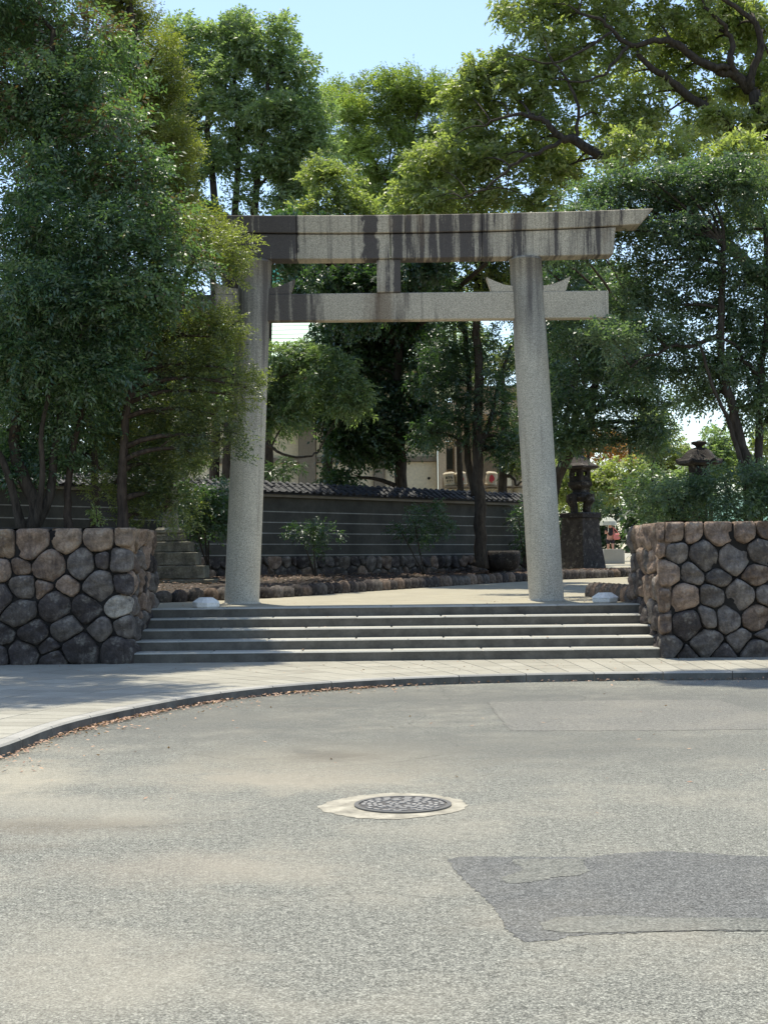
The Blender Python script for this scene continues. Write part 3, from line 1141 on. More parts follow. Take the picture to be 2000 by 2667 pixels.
tw = empty('tiled_wall', (WA.x, WA.y, 1.25), label='long grey plaster wall with five white lines and dark tile roof behind the gate', cat='wall')
S0, S1 = -11.0, 10.6


def wallbox(name, s0, s1, n0, n1, z0, z1, mat, parent=tw, bev=0.0):
    Mw = Matrix(((WD.x, WN.x, 0, WA.x), (WD.y, WN.y, 0, WA.y), (0, 0, 1, 0), (0, 0, 0, 1)))
    g = MB(); g.box(s0, s1, n0, n1, z0, z1, Mw, bev)
    return g.build(name, mat, parent)


wallbox('plaster_body', S0, S1, -0.35, 0, 0.9, 3.14, M['plaster'])
for k, z in enumerate((1.757, 2.017, 2.278, 2.538, 2.795)):
    wallbox('white_line', S0, S1 + 0.003, 0.0, 0.008, z - 0.012, z + 0.012, M['plaster_line'])
wallbox('eave_board', S0, S1, -0.5, 0.12, 3.14, 3.20, M['eave'])
# base stones
Mw = Matrix(((WD.x, 0, WN.x, WA.x), (WD.y, 0, WN.y, WA.y), (0, 1, 0, 0), (0, 0, 0, 1)))
sd_, K = jitgrid(-6.5, S1, 1.15, 1.74, 0.29, random.Random(31), lambda z, r: r.choice('gdbdg'))
masonry(tw, sd_, [M[kinds[k]] for k in K], (-6.8, S1, 1.12, 1.735), Mw @ Matrix.Translation((0, 0, 0.03)), gap=0.012, bulge=0.05, seed=12, n=10, name='base_stone')
# roof tiles: two courses of barrel tiles each side, ridge
RZ = 3.47
def slope_tile(nw, nl, r_):
    V, F = [], []
    for j in range(2):
        for i in range(7):
            a = math.pi * i / 6
            V.append((-math.cos(a) * nw / 2, j * nl, math.sin(a) * r_ + 0.0))
    for i in range(6):
        F.append((i, i + 1, i + 8, i + 7))
    F.append(tuple(range(7))[::-1]); F.append(tuple(range(7, 14)))
    return mesh('roof_tile', V, F, M['tile'], False)
tile_me = slope_tile(0.13, 0.30, 0.055)
flat = MB(); flat.box(-0.075, 0.075, 0, 0.29, 0, 0.018, bev=0.004)
flat_me = mesh('roof_tile', flat.V, flat.F, M['tile'])
wallbox('roof_deck', S0, S1, -0.17 - 0.30, -0.17 + 0.32, 3.20, 3.235, M['tile'])
inv = Matrix.LocRotScale(tw.location, tw.rotation_euler, None).inverted()
pitch = R(27)
cnt = 0
rollmb = MB()
s_ = S0 + 0.1
while s_ < S1:
    for c_ in range(2):
        n0 = 0.22 - c_ * 0.20
        z0 = 3.235 + c_ * 0.115
        for (me, ds, dz) in ((tile_me, 0.0, 0.012), (flat_me, 0.115, 0.0)):
            base = wp(s_ + ds, n0, z0 + dz)
            ex_ = WD; ey_ = (-WN * math.cos(pitch) + Vector((0, 0, math.sin(pitch)))); ez_ = ex_.cross(ey_)
            jit = rnd.uniform(-0.012, 0.012)
            mt = Matrix(((ex_.x, ey_.x, ez_.x, base.x), (ex_.y, ey_.y, ez_.y, base.y), (ex_.z, ey_.z, ez_.z, base.z + jit), (0, 0, 0, 1)))
            if s_ > -6.5 and cnt < 290:
                o = bpy.data.objects.new('roof_tile', me)
                COL.objects.link(o); o.parent = tw; o.matrix_parent_inverse = inv; o.matrix_basis = mt
                cnt += 1
            else:
                rollmb.add([mt @ v.co for v in me.vertices], [tuple(p.vertices) for p in me.polygons])
    s_ += 0.235
if rollmb.V: tag(rollmb.build('roof_tile', M['tile'], tw), kind='stuff')
wallbox('roof_back_slope', S0, S1, -0.50, -0.19, 3.235, 3.36, M['tile'])
s_ = S0
while s_ < S1:
    wallbox('ridge_tile', s_ + 0.005, min(s_ + 0.9, S1) - 0.005, -0.26, -0.08, 3.36, 3.455, M['tile'], bev=0.02)
    wallbox('ridge_cap', s_ + 0.005, min(s_ + 0.9, S1) - 0.005, -0.225, -0.115, 3.457, 3.50, M['tile'], bev=0.018)
    s_ += 0.9

# stepped pedestal at the left
pd = empty('stepped_pedestal', (at(490, 1530, 30).x, 30.2, 0.93), label='stepped pedestal of five pale granite tiers left of the left pillar', cat='pedestal')
yf = 29.6
tiers = [(1541, 1509, 553), (1507, 1473, 528), (1472, 1438, 508), (1437, 1410, 489), (1408, 1375, 471)]
xl_ = at(424, 1450, yf).x
for i, (yb_, yt_, xr_) in enumerate(tiers):
    x1 = at(xr_, yb_, yf).x
    x0 = 2 * xl_ - x1 + 0.35
    hw = (x1 - x0) / 2
    cyy = yf + 0.62
    z0, z1 = at(xr_, yb_, yf).z, at(xr_, yt_, yf).z
    d = 0.62 - i * 0.07
    g = MB()
    if i == 0: z0 -= 0.15
    if i < 4:
        g.box(xl_ - 0.34 + i * 0.03, x1, cyy - d, cyy + d, z0 + 0.002, z1, bev=0.012)
    else:
        g.box(xl_ - 0.25, x1, cyy - d, cyy + d, z0 + 0.002, z1 - 0.13, bev=0.008)
        g.build('tier', M['pedestal'], pd)
        g = MB(); g.box(xl_ - 0.2, x1 - 0.06, cyy - d + 0.05, cyy + d - 0.05, z1 - 0.128, z1 + 0.02, bev=0.05)
    g.build('tier', M['pedestal'], pd)
g = MB(); g.lathe([(0.17, at(471, 1375, yf).z + 0.02), (0.15, 3.2)], 12, (xl_ + 0.08, yf + 0.62))
g.build('shaft', M['pedestal'], pd)


# ------------------------------------------------------------------ stone lanterns
def poly_lathe(prof, n, c, ang0, mat, name, parent, smooth=False, curl=0.0):
    g = MB()
    V, F = [], []
    for (r_, z) in prof:
        for k in range(n):
            a = ang0 + 2 * math.pi * k / n
            V.append((c[0] + r_ * math.cos(a), c[1] + r_ * math.sin(a), z))
    for i in range(len(prof) - 1):
        for k in range(n):
            a, b = i * n + k, i * n + (k + 1) % n
            F.append((a, b, b + n, a + n))
    F.append(tuple(range(n))[::-1]); F.append(tuple(range((len(prof) - 1) * n, len(prof) * n)))
    g.add(V, F)
    return g.build(name, mat, parent, smooth=smooth)


YA = 45.0
pA = at(1513, 1478, YA)
kA = YA / FPX
la = empty('stone_lantern', (pA.x, YA, pA.z), label='dark stone lantern on a tall flared pedestal seen right of the right pillar', cat='stone lantern', group='stone lanterns')
zA = lambda py: at(1513, py, YA).z
cA = (pA.x, YA)
sq = math.sqrt(2)
poly_lathe([(66 * kA, zA(1495)), (64 * kA, zA(1478)), (60 * kA, zA(1455)), (55 * kA, zA(1425)), (51 * kA, zA(1390)), (48 * kA, zA(1350))], 4, cA, R(-92), M['lantern'], 'plinth', la)
poly_lathe([(54 * kA, zA(1349)), (54 * kA, zA(1338)), (46 * kA, zA(1335))], 4, cA, R(-92), M['lantern'], 'plinth_cap', la)
for k in range(4):
    a = R(-47 + 90 * k)
    c = Vector((cA[0] + 24 * kA * math.cos(a), cA[1] + 24 * kA * math.sin(a), 0))
    o_ = Vector((math.cos(a), math.sin(a), 0))
    g = MB(); g.tube([c + o_ * (-2 * kA) + Vector((0, 0, zA(1336))), c + Vector((0, 0, zA(1318))), c + o_ * 9 * kA + Vector((0, 0, zA(1303))), c + o_ * 6 * kA + Vector((0, 0, zA(1290)))],
           [9 * kA, 9 * kA, 12 * kA, 13 * kA], 8)
    g.build('leg', M['lantern'], la)
poly_lathe([(30 * kA, zA(1306)), (36 * kA, zA(1296)), (33 * kA, zA(1288)), (22 * kA, zA(1282)), (21 * kA, zA(1277)), (27 * kA, zA(1272)), (34 * kA, zA(1265)), (34 * kA, zA(1256)), (28 * kA, zA(1254))], 6, cA, R(-90), M['lantern'], 'platform', la)
# fire box: posts with window openings
for k in range(6):
    a = R(-90 + 60 * k)
    g = MB(); g.lathe([(7 * kA, zA(1255)), (7 * kA, zA(1222))], 4, (cA[0] + 23 * kA * math.cos(a), cA[1] + 23 * kA * math.sin(a)), ang0=a)
    g.build('fire_box_post', M['lantern'], la)
poly_lathe([(27 * kA, zA(1254)), (27 * kA, zA(1240))], 6, cA, R(-90), M['lantern'], 'fire_box_base', la)
poly_lathe([(27 * kA, zA(1229)), (27 * kA, zA(1221))], 6, cA, R(-90), M['lantern'], 'fire_box_top', la)
poly_lathe([(30 * kA, zA(1222)), (52 * kA, zA(1220)), (53 * kA, zA(1215)), (34 * kA, zA(1207)), (18 * kA, zA(1192)), (10 * kA, zA(1186))], 6, cA, R(-90), M['lantern'], 'roof', la)
poly_lathe([(8 * kA, zA(1186)), (13 * kA, zA(1180)), (13 * kA, zA(1172)), (4 * kA, zA(1160))], 8, cA, 0, M['lantern'], 'finial', la)

YB = 27.5
pB = at(1823, 1375, YB)
kB = YB / FPX
lb = empty('stone_lantern', (pB.x, YB, 0.9), label='stone lantern with wide domed roof rising from the hedge above the right wall', cat='stone lantern', group='stone lanterns')
zB = lambda py: at(1823, py, YB).z
cB = (pB.x, YB)
poly_lathe([(40 * kB, 0.9), (40 * kB, 1.1), (30 * kB, 1.2)], 6, cB, 0, M['lantern'], 'base', lb)
poly_lathe([(22 * kB, 1.2), (20 * kB, 1.6), (20 * kB, zB(1300)), (22 * kB, zB(1290))], 14, cB, 0, M['lantern'], 'shaft', lb, True)
poly_lathe([(24 * kB, zB(1292)), (38 * kB, zB(1280)), (38 * kB, zB(1268)), (28 * kB, zB(1264))], 6, cB, 0, M['lantern'], 'platform', lb)
poly_lathe([(27 * kB, zB(1264)), (29 * kB, zB(1211))], 6, cB, 0, M['lantern'], 'fire_box', lb)
# roof with upturned corners
V, F = [], []
n = 36
prof = [(26, 1213, 0), (54, 1211, 0.6), (62, 1208, 1), (61, 1201, 1), (50, 1196, 0.5), (41, 1186, 0), (32, 1175, 0), (20, 1168, 0), (12, 1166, 0)]
for (r_, yy, cu) in prof:
    for k in range(n):
        a = 2 * math.pi * k / n
        hx = math.cos(R(30)) / math.cos(((a) % R(60)) - R(30))
        corner = max(0, (hx - 0.93)) / 0.07
        rr = r_ * (hx if r_ > 20 else 1)
        V.append((cB[0] + rr * kB * math.cos(a), cB[1] + rr * kB * math.sin(a), zB(yy) + cu * 6 * kB * corner))
for i in range(len(prof) - 1):
    for k in range(n):
        a, b = i * n + k, i * n + (k + 1) % n
        F.append((a, b, b + n, a + n))
F.append(tuple(range(n))[::-1]); F.append(tuple(range((len(prof) - 1) * n, len(prof) * n)))
g = MB(); g.add(V, F); g.build('roof', M['lantern'], lb)
V = []
g = MB(); g.lathe([(13 * kB, zB(1168)), (8 * kB, zB(1164)), (12 * kB, zB(1160)), (19 * kB, zB(1157)), (21 * kB, zB(1152)), (17 * kB, zB(1150)), (14 * kB, zB(1154)), (9 * kB, zB(1151)), (4 * kB, zB(1147))], 10, cB)
g.build('finial', M['lantern'], lb)

# stone basin
pC = at(1305, 1475, 38.7)
bs = empty('stone_basin', (pC.x, 38.7, 1.25), label='large round dark stone basin at the foot of the striped wall near the right pillar', cat='stone basin')
g = MB(); g.lathe([(0.30, 1.28), (0.42, 1.36), (0.51, 1.52), (0.53, 1.66), (0.51, 1.78), (0.47, 1.83), (0.42, 1.82), (0.40, 1.70), (0.1, 1.66)], 20, (pC.x, 38.7))
g.build('bowl', M['lantern'], bs, smooth=True)
g = MB(); g.lathe([(0.34, 1.10), (0.34, 1.29)], 12, (pC.x, 38.7))
g.build('foot', M['lantern'], bs)

# ------------------------------------------------------------------ hall behind the wall
YH = 50.0
hall = empty('shrine_hall', (at(900, 1300, YH).x, YH, 1.2), label='cream panelled shrine hall with brown posts and pale green copper roof behind the wall', cat='building')


def hx(px): return at(px, 1250, YH).x
def hz(py): return at(1000, py, YH).z


def hb(name, px0, px1, py0, py1, d0, d1, mat, parent=hall, bev=0.0):
    g = MB(); g.box(hx(px0), hx(px1), YH - d1, YH - d0, hz(py1), hz(py0), bev=bev)
    return g.build(name, mat, parent)


hb('inner_wall', 430, 1140, 960, 1330, -6.0, -0.15, M['hall_wall'])
for (a, b) in ((560, 640), (642, 779), (824, 973), (1002, 1137)):
    for (c, d) in ((1204, 1290), (1100, 1189), (1010, 1098)):
        hb('wall_panel', a + 1, b - 1, c, d, -0.14, 0.0, M['hall_wall'])
for (a, b) in ((780, 823), (974, 1001), (600, 622)):
    hb('post', a, b, 960, 1330, 0.01, 0.22, M['hall_frame'])
hb('cross_beam', 560, 1139, 1190, 1203, 0.005, 0.14, M['hall_frame'])
hb('cross_beam', 560, 1139, 1098.5, 1099.5, 0.005, 0.14, M['hall_frame'])
hb('cross_beam', 560, 1139, 996, 1009, 0.005, 0.14, M['hall_frame'])
g = MB(); g.lathe([(0.05, 0), (0.05, 0.02)], 8)
o = g.build('vent', M['black_print'], hall, loc=None); o.matrix_basis = Matrix.Translation((hx(1117), YH - 0.02, hz(1247))) @ Matrix.Rotation(R(90), 4, 'X')
# copper roof
xr0, xr1 = -11.5, 3.5
ze, zr = 8.45, 11.2
V = [(xr0, YH - 2.2, ze), (xr1, YH - 2.2, ze), (xr1, YH + 3.2, zr), (xr0, YH + 3.2, zr), (xr1, YH + 8.6, ze), (xr0, YH + 8.6, ze),
     (xr0, YH - 2.2, ze - 0.25), (xr1, YH - 2.2, ze - 0.25), (xr1, YH + 8.6, ze - 0.25), (xr0, YH + 8.6, ze - 0.25)]
F = [(0, 1, 2, 3), (3, 2, 4, 5), (0, 6, 7, 1), (1, 7, 8, 4, 2), (5, 4, 8, 9), (0, 3, 5, 9, 6), (6, 9, 8, 7)]
g = MB(); g.add(V, F); rf_ = g.build('roof', M['copper'], hall)
g = MB()
for k in range(12):
    t = (k + 1) / 13
    y = YH - 2.2 + 5.4 * t; z = ze + (zr - ze) * t
    g.box(xr0, xr1, y - 0.012, y + 0.012, z + 0.0, z + 0.016)
g.build('roof_seam', M['copper'], rf_)
hb('upper_wall', 440, 1138, 930, 958, -5.9, -0.12, M['hall_wall'])

# annex at the right of the hall
ann = empty('annex_building', (at(1250, 1300, YH).x, YH, 1.2), label='beige annex with window and square pillars, between the dark trunks', cat='building')
hb('wall', 1196, 1420, 1000, 1330, -5, -0.9, M['hall_frame'], ann)
hb('pillar', 1140.5, 1161, 1040, 1330, 0.0, 0.4, M['hall_beige'], ann)
hb('pillar', 1184, 1196, 1168, 1330, 0.0, 0.4, M['hall_beige'], ann)
hb('lintel', 1161.5, 1215, 1100, 1150, -0.1, 0.35, M['hall_beige'], ann)
hb('wall', 1161.5, 1183.5, 1151, 1330, -0.5, -0.1, M['hall_beige'], ann)
wf = hb('window_frame', 1162, 1181, 1168, 1226, -0.09, 0.0, M['hall_frame'], ann)
hb('pane', 1164, 1179, 1171, 1223, 0.002, 0.02, M['glass'], wf)
hb('pillar', 1318, 1328, 1100, 1330, 0.2, 0.5, M['hall_wall'], ann)
hb('pillar', 1352, 1359, 1150, 1330, 0.2, 0.5, M['hall_beige'], ann)
hb('eave', 1150, 1420, 1060, 1090, -1.0, 1.2, M['hall_beige'], ann)

# sake barrels in a rack
YK = 46.0
rack = empty('barrel_rack', (at(1250, 1300, YK).x, YK, 1.2), label='plain wooden rack carrying straw wrapped sake barrels in front of the annex', cat='rack')
g = MB(); p0, p1 = at(1155, 1262, YK), at(1365, 1262, YK)
z_up = at(1250, 1266, YK).z
g.box(p0.x, p1.x, YK - 0.25, YK + 0.3, z_up - 0.05, z_up - 0.01)
g.build('shelf', M['hall_frame'], rack)
g = MB(); z_lo = z_up - 0.52
g.box(p0.x, p1.x, YK - 0.25, YK + 0.3, z_lo - 0.05, z_lo - 0.01)
g.build('shelf', M['hall_frame'], rack)
for xx in (p0.x, (p0.x + p1.x) / 2, p1.x):
    g = MB(); g.box(xx - 0.03, xx + 0.03, YK + 0.305, YK + 0.36, 1.1, z_up + 0.3); g.build('upright', M['hall_frame'], rack)


def barrel(px, zbase, kind, label, tilt=0.0):
    x = at(px, 1250, YK).x
    e = empty('sake_barrel', (x, YK, zbase), 0, label=label, cat='sake barrel', group='sake barrels')
    e.rotation_euler = (0, tilt, 0)
    g = MB(); g.lathe([(0.165, 0.0), (0.185, 0.08), (0.19, 0.22), (0.18, 0.36), (0.165, 0.44), (0.12, 0.46)], 18)
    g.build('mat_wrap', M['straw'], e, smooth=True, loc=(0, 0, 0))
    for z in (0.05, 0.40):
        g = MB(); g.lathe([(0.182, z), (0.20, z + 0.012), (0.182, z + 0.024)], 18, cap=False)
        g.build('rope_band', M['rope'], e, loc=(0, 0, 0))
    if kind == 'red':
        V = [(0, -0.195, 0.23)]
        n = 14
        for k in range(n):
            a = 2 * math.pi * k / n
            rr = 0.10 * (1 + 0.12 * math.cos(3 * a + 0.5))
            xx = rr * 0.85 * math.cos(a)
            V.append((xx, -math.sqrt(max(0.0, 0.196 ** 2 - xx * xx)), 0.23 + rr * 1.15 * math.sin(a)))
        g = MB(); g.add(V, [(0, 1 + k, 1 + (k + 1) % n) for k in range(n)])
        xx = 0.02
        g.add([(-0.01, -0.197, 0.13), (0.02, -0.197, 0.13), (0.03, -0.197, 0.08), (0.0, -0.197, 0.08)], [(0, 1, 2, 3)])
        g.build('red_emblem', M['red_print'], e, loc=(0, 0, 0))
    if kind == 'text':
        g = MB()
        def st(x0, z0, x1, z1, w_=0.010):
            d = Vector((x1 - x0, 0, z1 - z0)); d.normalize(); n_ = Vector((-d.z, 0, d.x)) * w_
            q = [Vector((x0, 0, z0)) + n_, Vector((x1, 0, z1)) + n_, Vector((x1, 0, z1)) - n_, Vector((x0, 0, z0)) - n_]
            g.add([(v.x, -math.sqrt(0.198 ** 2 - min(v.x ** 2, 0.03)), v.z) for v in q], [(0, 1, 2, 3)])
        for (a, b, c, d) in ((-.12, .29, -.07, .29), (-.095, .32, -.095, .24), (-.12, .25, -.10, .28), (-.09, .28, -.07, .25),
                             (-.04, .31, .0, .30), (.0, .30, -.01, .25), (-.045, .27, -.02, .25),
                             (.04, .32, .045, .25), (.04, .28, .08, .29), (.08, .29, .08, .24), (.05, .25, .10, .24),
                             (-.10, .17, -.05, .18), (-.075, .20, -.08, .14), (-.02, .18, .03, .17), (.0, .20, .0, .14), (.05, .19, .09, .15)):
            st(a, b, c, d)
        g.build('black_lettering', M['black_print'], e, loc=(0, 0, 0))


barrel(1172, z_up, 'text', 'straw wrapped barrel with black lettering, beside the beige annex pillar', R(-6))
barrel(1202, z_up, 'red', 'straw wrapped barrel with red emblem, left of the thick dark trunk', R(-8))
barrel(1277, z_up, 'red', 'straw wrapped barrel with red emblem, between the two dark trunks', R(7))
for px_, lab in ((1176, 'lower straw wrapped barrel directly under the lettered barrel'), (1207, 'lower straw wrapped barrel under the left red emblem barrel'),
                 (1280, 'lower straw wrapped barrel under the right red emblem barrel'), (1320, 'lower straw wrapped barrel right of the thin dark trunk'), (1350, 'lower straw wrapped barrel nearest the right gate pillar')):
    barrel(px_, z_lo, 'plain', lab)

# far buildings glimpsed through the leaves
YF = 80
fb = empty('far_building', (14, YF, 1.5), label='low far building with green roof glimpsed through the hedge at the right', cat='building')
g = MB(); x0, x1 = at(1700, 1300, YF).x, at(2060, 1300, YF).x
g.box(x0, x1, YF, YF + 6, 1.4, 3.2); g.build('wall', M['hall_wall'], fb)
g = MB(); g.box(x0 - 0.4, x1 + 0.4, YF - 0.5, YF + 6.5, 3.2, 3.35); g.box(x0, x1, YF + 1, YF + 5, 3.35, 5.2)
g.build('roof', M['copper'], fb)
fb2 = empty('far_building', (-5, 60, 1.5), label='green roofed building glimpsed between the tie beam and the lintel', cat='building')
g = MB(); g.box(at(690, 700, 75).x, at(860, 700, 75).x, 75, 80, 1.2, at(700, 780, 75).z); g.build('wall', M['hall_wall'], fb2)
g = MB(); g.box(at(680, 700, 75).x, at(870, 700, 75).x, 74.5, 80.5, at(700, 779, 75).z, at(700, 700, 75).z); g.build('roof', M['teal'], fb2)

# concrete block, person, bag, parasol
YP = 66.0
p = at(1596, 1440, YP - 1.5)
zb = zp(YP - 1.5)
g = MB()
cb_ = empty('concrete_block', (p.x, YP - 1.5, zb), label='low pale concrete block in the sunlit path beyond the tall lantern', cat='concrete block')
g.box(p.x - 0.46, p.x + 0.46, YP - 1.8, YP - 1.2, zb, at(1596, 1430, YP - 1.5).z, bev=0.01); g.build('block', M['kerb'], cb_)
pp = at(1589, 1440, YP)
pz = at(1589, 1454, YP).z
per = empty('person', (pp.x, YP, pz), label='person in dark top and shorts with bare legs walking on the far path', cat='person')


def skin_figure(name, verts, edges, radii, mat, parent, root=0, sub=1):
    me = bpy.data.meshes.new(name)
    me.from_pydata(verts, edges, [])
    o = bpy.data.objects.new(name, me)
    COL.objects.link(o)
    o.parent = parent
    m_ = o.modifiers.new('skin', 'SKIN')
    for i, r_ in enumerate(radii):
        sv_ = me.skin_vertices[0].data[i]
        sv_.radius = (r_, r_) if not isinstance(r_, tuple) else r_
        sv_.use_root = (i == root)
    m2 = o.modifiers.new('sub', 'SUBSURF'); m2.levels = sub; m2.render_levels = sub
    me.materials.append(mat)
    return o


jv = [(0, 0, 0.92), (0, 0, 1.12), (0, -0.01, 1.33), (0, -0.01, 1.45), (0, -0.02, 1.53), (0, -0.03, 1.63), (0, -0.02, 1.69),
      (0.17, 0, 1.37), (0.21, 0.05, 1.12), (0.19, -0.06, 0.90), (0.19, -0.10, 0.82),
      (-0.17, 0, 1.37), (-0.23, -0.03, 1.14), (-0.16, -0.24, 1.18), (-0.13, -0.31, 1.22),
      (0.09, 0, 0.86), (0.10, -0.10, 0.48), (0.10, -0.06, 0.09), (0.11, -0.2, 0.03),
      (-0.09, 0, 0.86), (-0.09, 0.04, 0.48), (-0.10, 0.16, 0.11), (-0.10, 0.06, 0.03)]
je = [(0, 1), (1, 2), (2, 3), (3, 4), (4, 5), (5, 6), (2, 7), (7, 8), (8, 9), (9, 10), (2, 11), (11, 12), (12, 13), (13, 14), (0, 15), (15, 16), (16, 17), (17, 18), (0, 19), (19, 20), (20, 21), (21, 22)]
jr = [0.13, 0.11, 0.13, 0.05, 0.07, 0.088, 0.05, 0.05, 0.04, 0.03, 0.025, 0.05, 0.04, 0.03, 0.025, 0.085, 0.055, 0.035, 0.03, 0.085, 0.055, 0.035, 0.03]
skin_figure('body', jv, je, jr, M['skin'], per)
skin_figure('top', [(0, 0, 0.98), (0, 0, 1.15), (0, 0, 1.34), (0.18, 0, 1.37), (0.215, 0.03, 1.22), (-0.18, 0, 1.37), (-0.22, -0.02, 1.24)],
            [(0, 1), (1, 2), (2, 3), (3, 4), (2, 5), (5, 6)], [0.155, 0.14, 0.15, 0.075, 0.065, 0.075, 0.065], M['cloth_dark'], per)
skin_figure('shorts', [(0, 0, 0.95), (0.1, -0.02, 0.82), (0.105, -0.06, 0.62), (-0.1, 0, 0.82), (-0.1, 0.02, 0.62)], [(0, 1), (1, 2), (0, 3), (3, 4)],
            [0.16, 0.11, 0.10, 0.11, 0.10], M['cloth_dark'], per)
g = MB(); g.lathe([(0.06, 1.55), (0.10, 1.60), (0.108, 1.68), (0.08, 1.75), (0.02, 1.77)], 12, (0, 0.015)); g.build('hair', M['hair'], per, smooth=True, loc=(0, 0, 0))
bagp = empty('shoulder_bag', (pp.x + 0.27, YP - 0.12, pz + 0.85), R(10), label='pink shoulder bag hanging at the right side of the walking person', cat='bag')
g = MB(); g.box(-0.15, 0.15, -0.05, 0.05, 0.0, 0.28, bev=0.04); g.build('bag_body', M['cloth_pink'], bagp, loc=(0, 0, 0))
g = MB(); g.tube([(-0.12, 0, 0.26), (-0.14, 0, 0.5), (-0.16, 0.05, 0.58), (0.0, 0.08, 0.45), (0.12, 0, 0.26)], 0.015, 6); g.build('strap', M['cloth_pink'], bagp, loc=(0, 0, 0))
par = empty('parasol', (pp.x - 0.13, YP - 0.30, pz + 1.2), label='pale grey parasol held up over the person on the far path', cat='parasol')
g = MB(); g.tube([(0, 0, -0.02), (0.0, 0, 0.75)], 0.012, 6); g.build('stick', M['white'], par, loc=(0, 0, 0))
g = MB(); g.lathe([(0.42, 0.30), (0.36, 0.48), (0.22, 0.62), (0.02, 0.70)], 8, cap=False); g.build('canopy', M['cloth_grey'], par, loc=(0, 0, 0))


# ------------------------------------------------------------------ foliage
def quads_mesh(name, V, tint, mat, tri=False):
    """V: (n,4,3) array, one quad per leaf; tint: (n,) value stored on the points"""
    n = len(V)
    me = bpy.data.meshes.new(name)
    me.vertices.add(n * 4)
    me.vertices.foreach_set('co', V.astype(np.float32).ravel())
    me.loops.add(n * 4)
    me.loops.foreach_set('vertex_index', np.arange(n * 4, dtype=np.int32))
    me.polygons.add(n)
    me.polygons.foreach_set('loop_start', np.arange(0, n * 4, 4, dtype=np.int32))
    me.polygons.foreach_set('loop_total', np.full(n, 4, dtype=np.int32))
    me.update(calc_edges=True)
    at_ = me.attributes.new('tint', 'FLOAT', 'POINT')
    at_.data.foreach_set('value', np.repeat(tint, 4).astype(np.float32))
    me.materials.append(mat)
    return me


def unit(a):
    return a / np.maximum(1e-9, np.linalg.norm(a, axis=-1, keepdims=True))


LEAFTOTAL = [0]


def foliage(rng, blobs, per_m2, L, W, K=9, tw=0.28, droop=0.25, up=0.25, spread=0.9, flat=0.5):
    """blobs: rows (x,y,z,rx,ry,rz,tintshift). Sprigs of alternating leaves point outwards from each clump."""
    Vs, Ts = [], []
    blobs = np.array(blobs)
    area = 4 * np.pi * blobs[:, 3] * np.sqrt(blobs[:, 5] * blobs[:, 3])
    nt_ = np.maximum(3, (area * per_m2 / K)).astype(int)
    idx = np.repeat(np.arange(len(blobs)), nt_)
    n = len(idx)
    B = blobs[idx]
    d = unit(rng.normal(size=(n, 3)))
    rad = rng.uniform(0.25, 1.0, n) ** 0.5
    base = B[:, :3] + d * B[:, 3:6] * rad[:, None]
    bd = unit(rng.normal(size=(len(blobs), 3)) * np.array([1, 1, 0.35]))[idx]
    axis = unit(d * 0.7 + bd * 0.75 + np.array([0, 0, up]) + rng.normal(size=(n, 3)) * 0.35)
    bs = rng.uniform(0.75, 1.3, len(blobs))[idx]
    axis[:, 2] -= droop * 0.6
    axis = unit(axis)
    side = unit(np.cross(axis, np.array([0, 0, 1.0]) + rng.normal(size=(n, 3)) * 0.5))
    nor = unit(np.cross(side, axis))
    ll = tw * rng.uniform(0.7, 1.3, n)
    tshift = B[:, 6]
    for k in range(K):
        t = (k + 0.5) / K
        sgn = 1 if k % 2 else -1
        p = base + axis * (ll * t)[:, None] + np.array([0, 0, -1.0]) * (droop * ll * t * t)[:, None]
        ld = unit(axis * 0.55 + side * sgn * spread * (0.15 if k == K - 1 else 1) + np.array([0, 0, -droop]) + rng.normal(size=(n, 3)) * 0.28)
        nn = unit(nor + rng.normal(size=(n, 3)) * flat)
        wd = unit(np.cross(ld, nn))
        l = (L * bs * rng.uniform(0.7, 1.25, n))[:, None]
        w_ = W * 0.5 * rng.uniform(0.8, 1.2, n)[:, None]
        mid = p + ld * l * 0.45
        tip = p + ld * l + np.array([0, 0, -1.0]) * l * 0.12
        q = np.stack([p, mid + wd * w_, tip, mid - wd * w_], axis=1)
        Vs.append(q)
        Ts.append(np.clip(rng.beta(2, 2.4, n) + tshift + rng.normal(size=n) * 0.05, 0, 1))
    V = np.concatenate(Vs); T = np.concatenate(Ts)
    LEAFTOTAL[0] += len(V)
    return V, T


def sub_blobs(rng, lobes, size, fill=1.0, tvar=0.2, zf=1.0):
    """clumps spread through each lobe, mostly near its skin"""
    out, src = [], []
    for li, (c, rx, ry, rz) in enumerate(lobes):
        n = int(max(3, fill * 2.6 * (rx * rz + rx * ry + ry * rz) / 3 / size ** 2))
        for _ in range(n):
            d = rng.normal(size=3); d /= np.linalg.norm(d)
            r_ = rng.uniform(0.15, 1.0) ** 0.45
            p = np.array(c) + d * np.array([rx, ry, rz]) * r_ * 0.86
            s_ = size * rng.uniform(0.6, 1.25)
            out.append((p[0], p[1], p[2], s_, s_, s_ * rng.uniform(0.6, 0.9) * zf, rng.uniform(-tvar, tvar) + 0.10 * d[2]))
            src.append(li)
    return out, src


TREES = 0


def bezier(a, b, rng, sag=0.1, n=6, lift=0.15):
    L = (b - a).length
    m1 = a + (b - a) * 0.35 + Vector((rng.normal() * 0.08 * L, rng.normal() * 0.08 * L, lift * L))
    m2 = a + (b - a) * 0.7 + Vector((rng.normal() * 0.06 * L, rng.normal() * 0.06 * L, lift * 0.5 * L))
    out = []
    for i in range(n + 1):
        t = i / n
        out.append(a * (1 - t) ** 3 + m1 * 3 * t * (1 - t) ** 2 + m2 * 3 * t * t * (1 - t) + b * t ** 3)
    return out


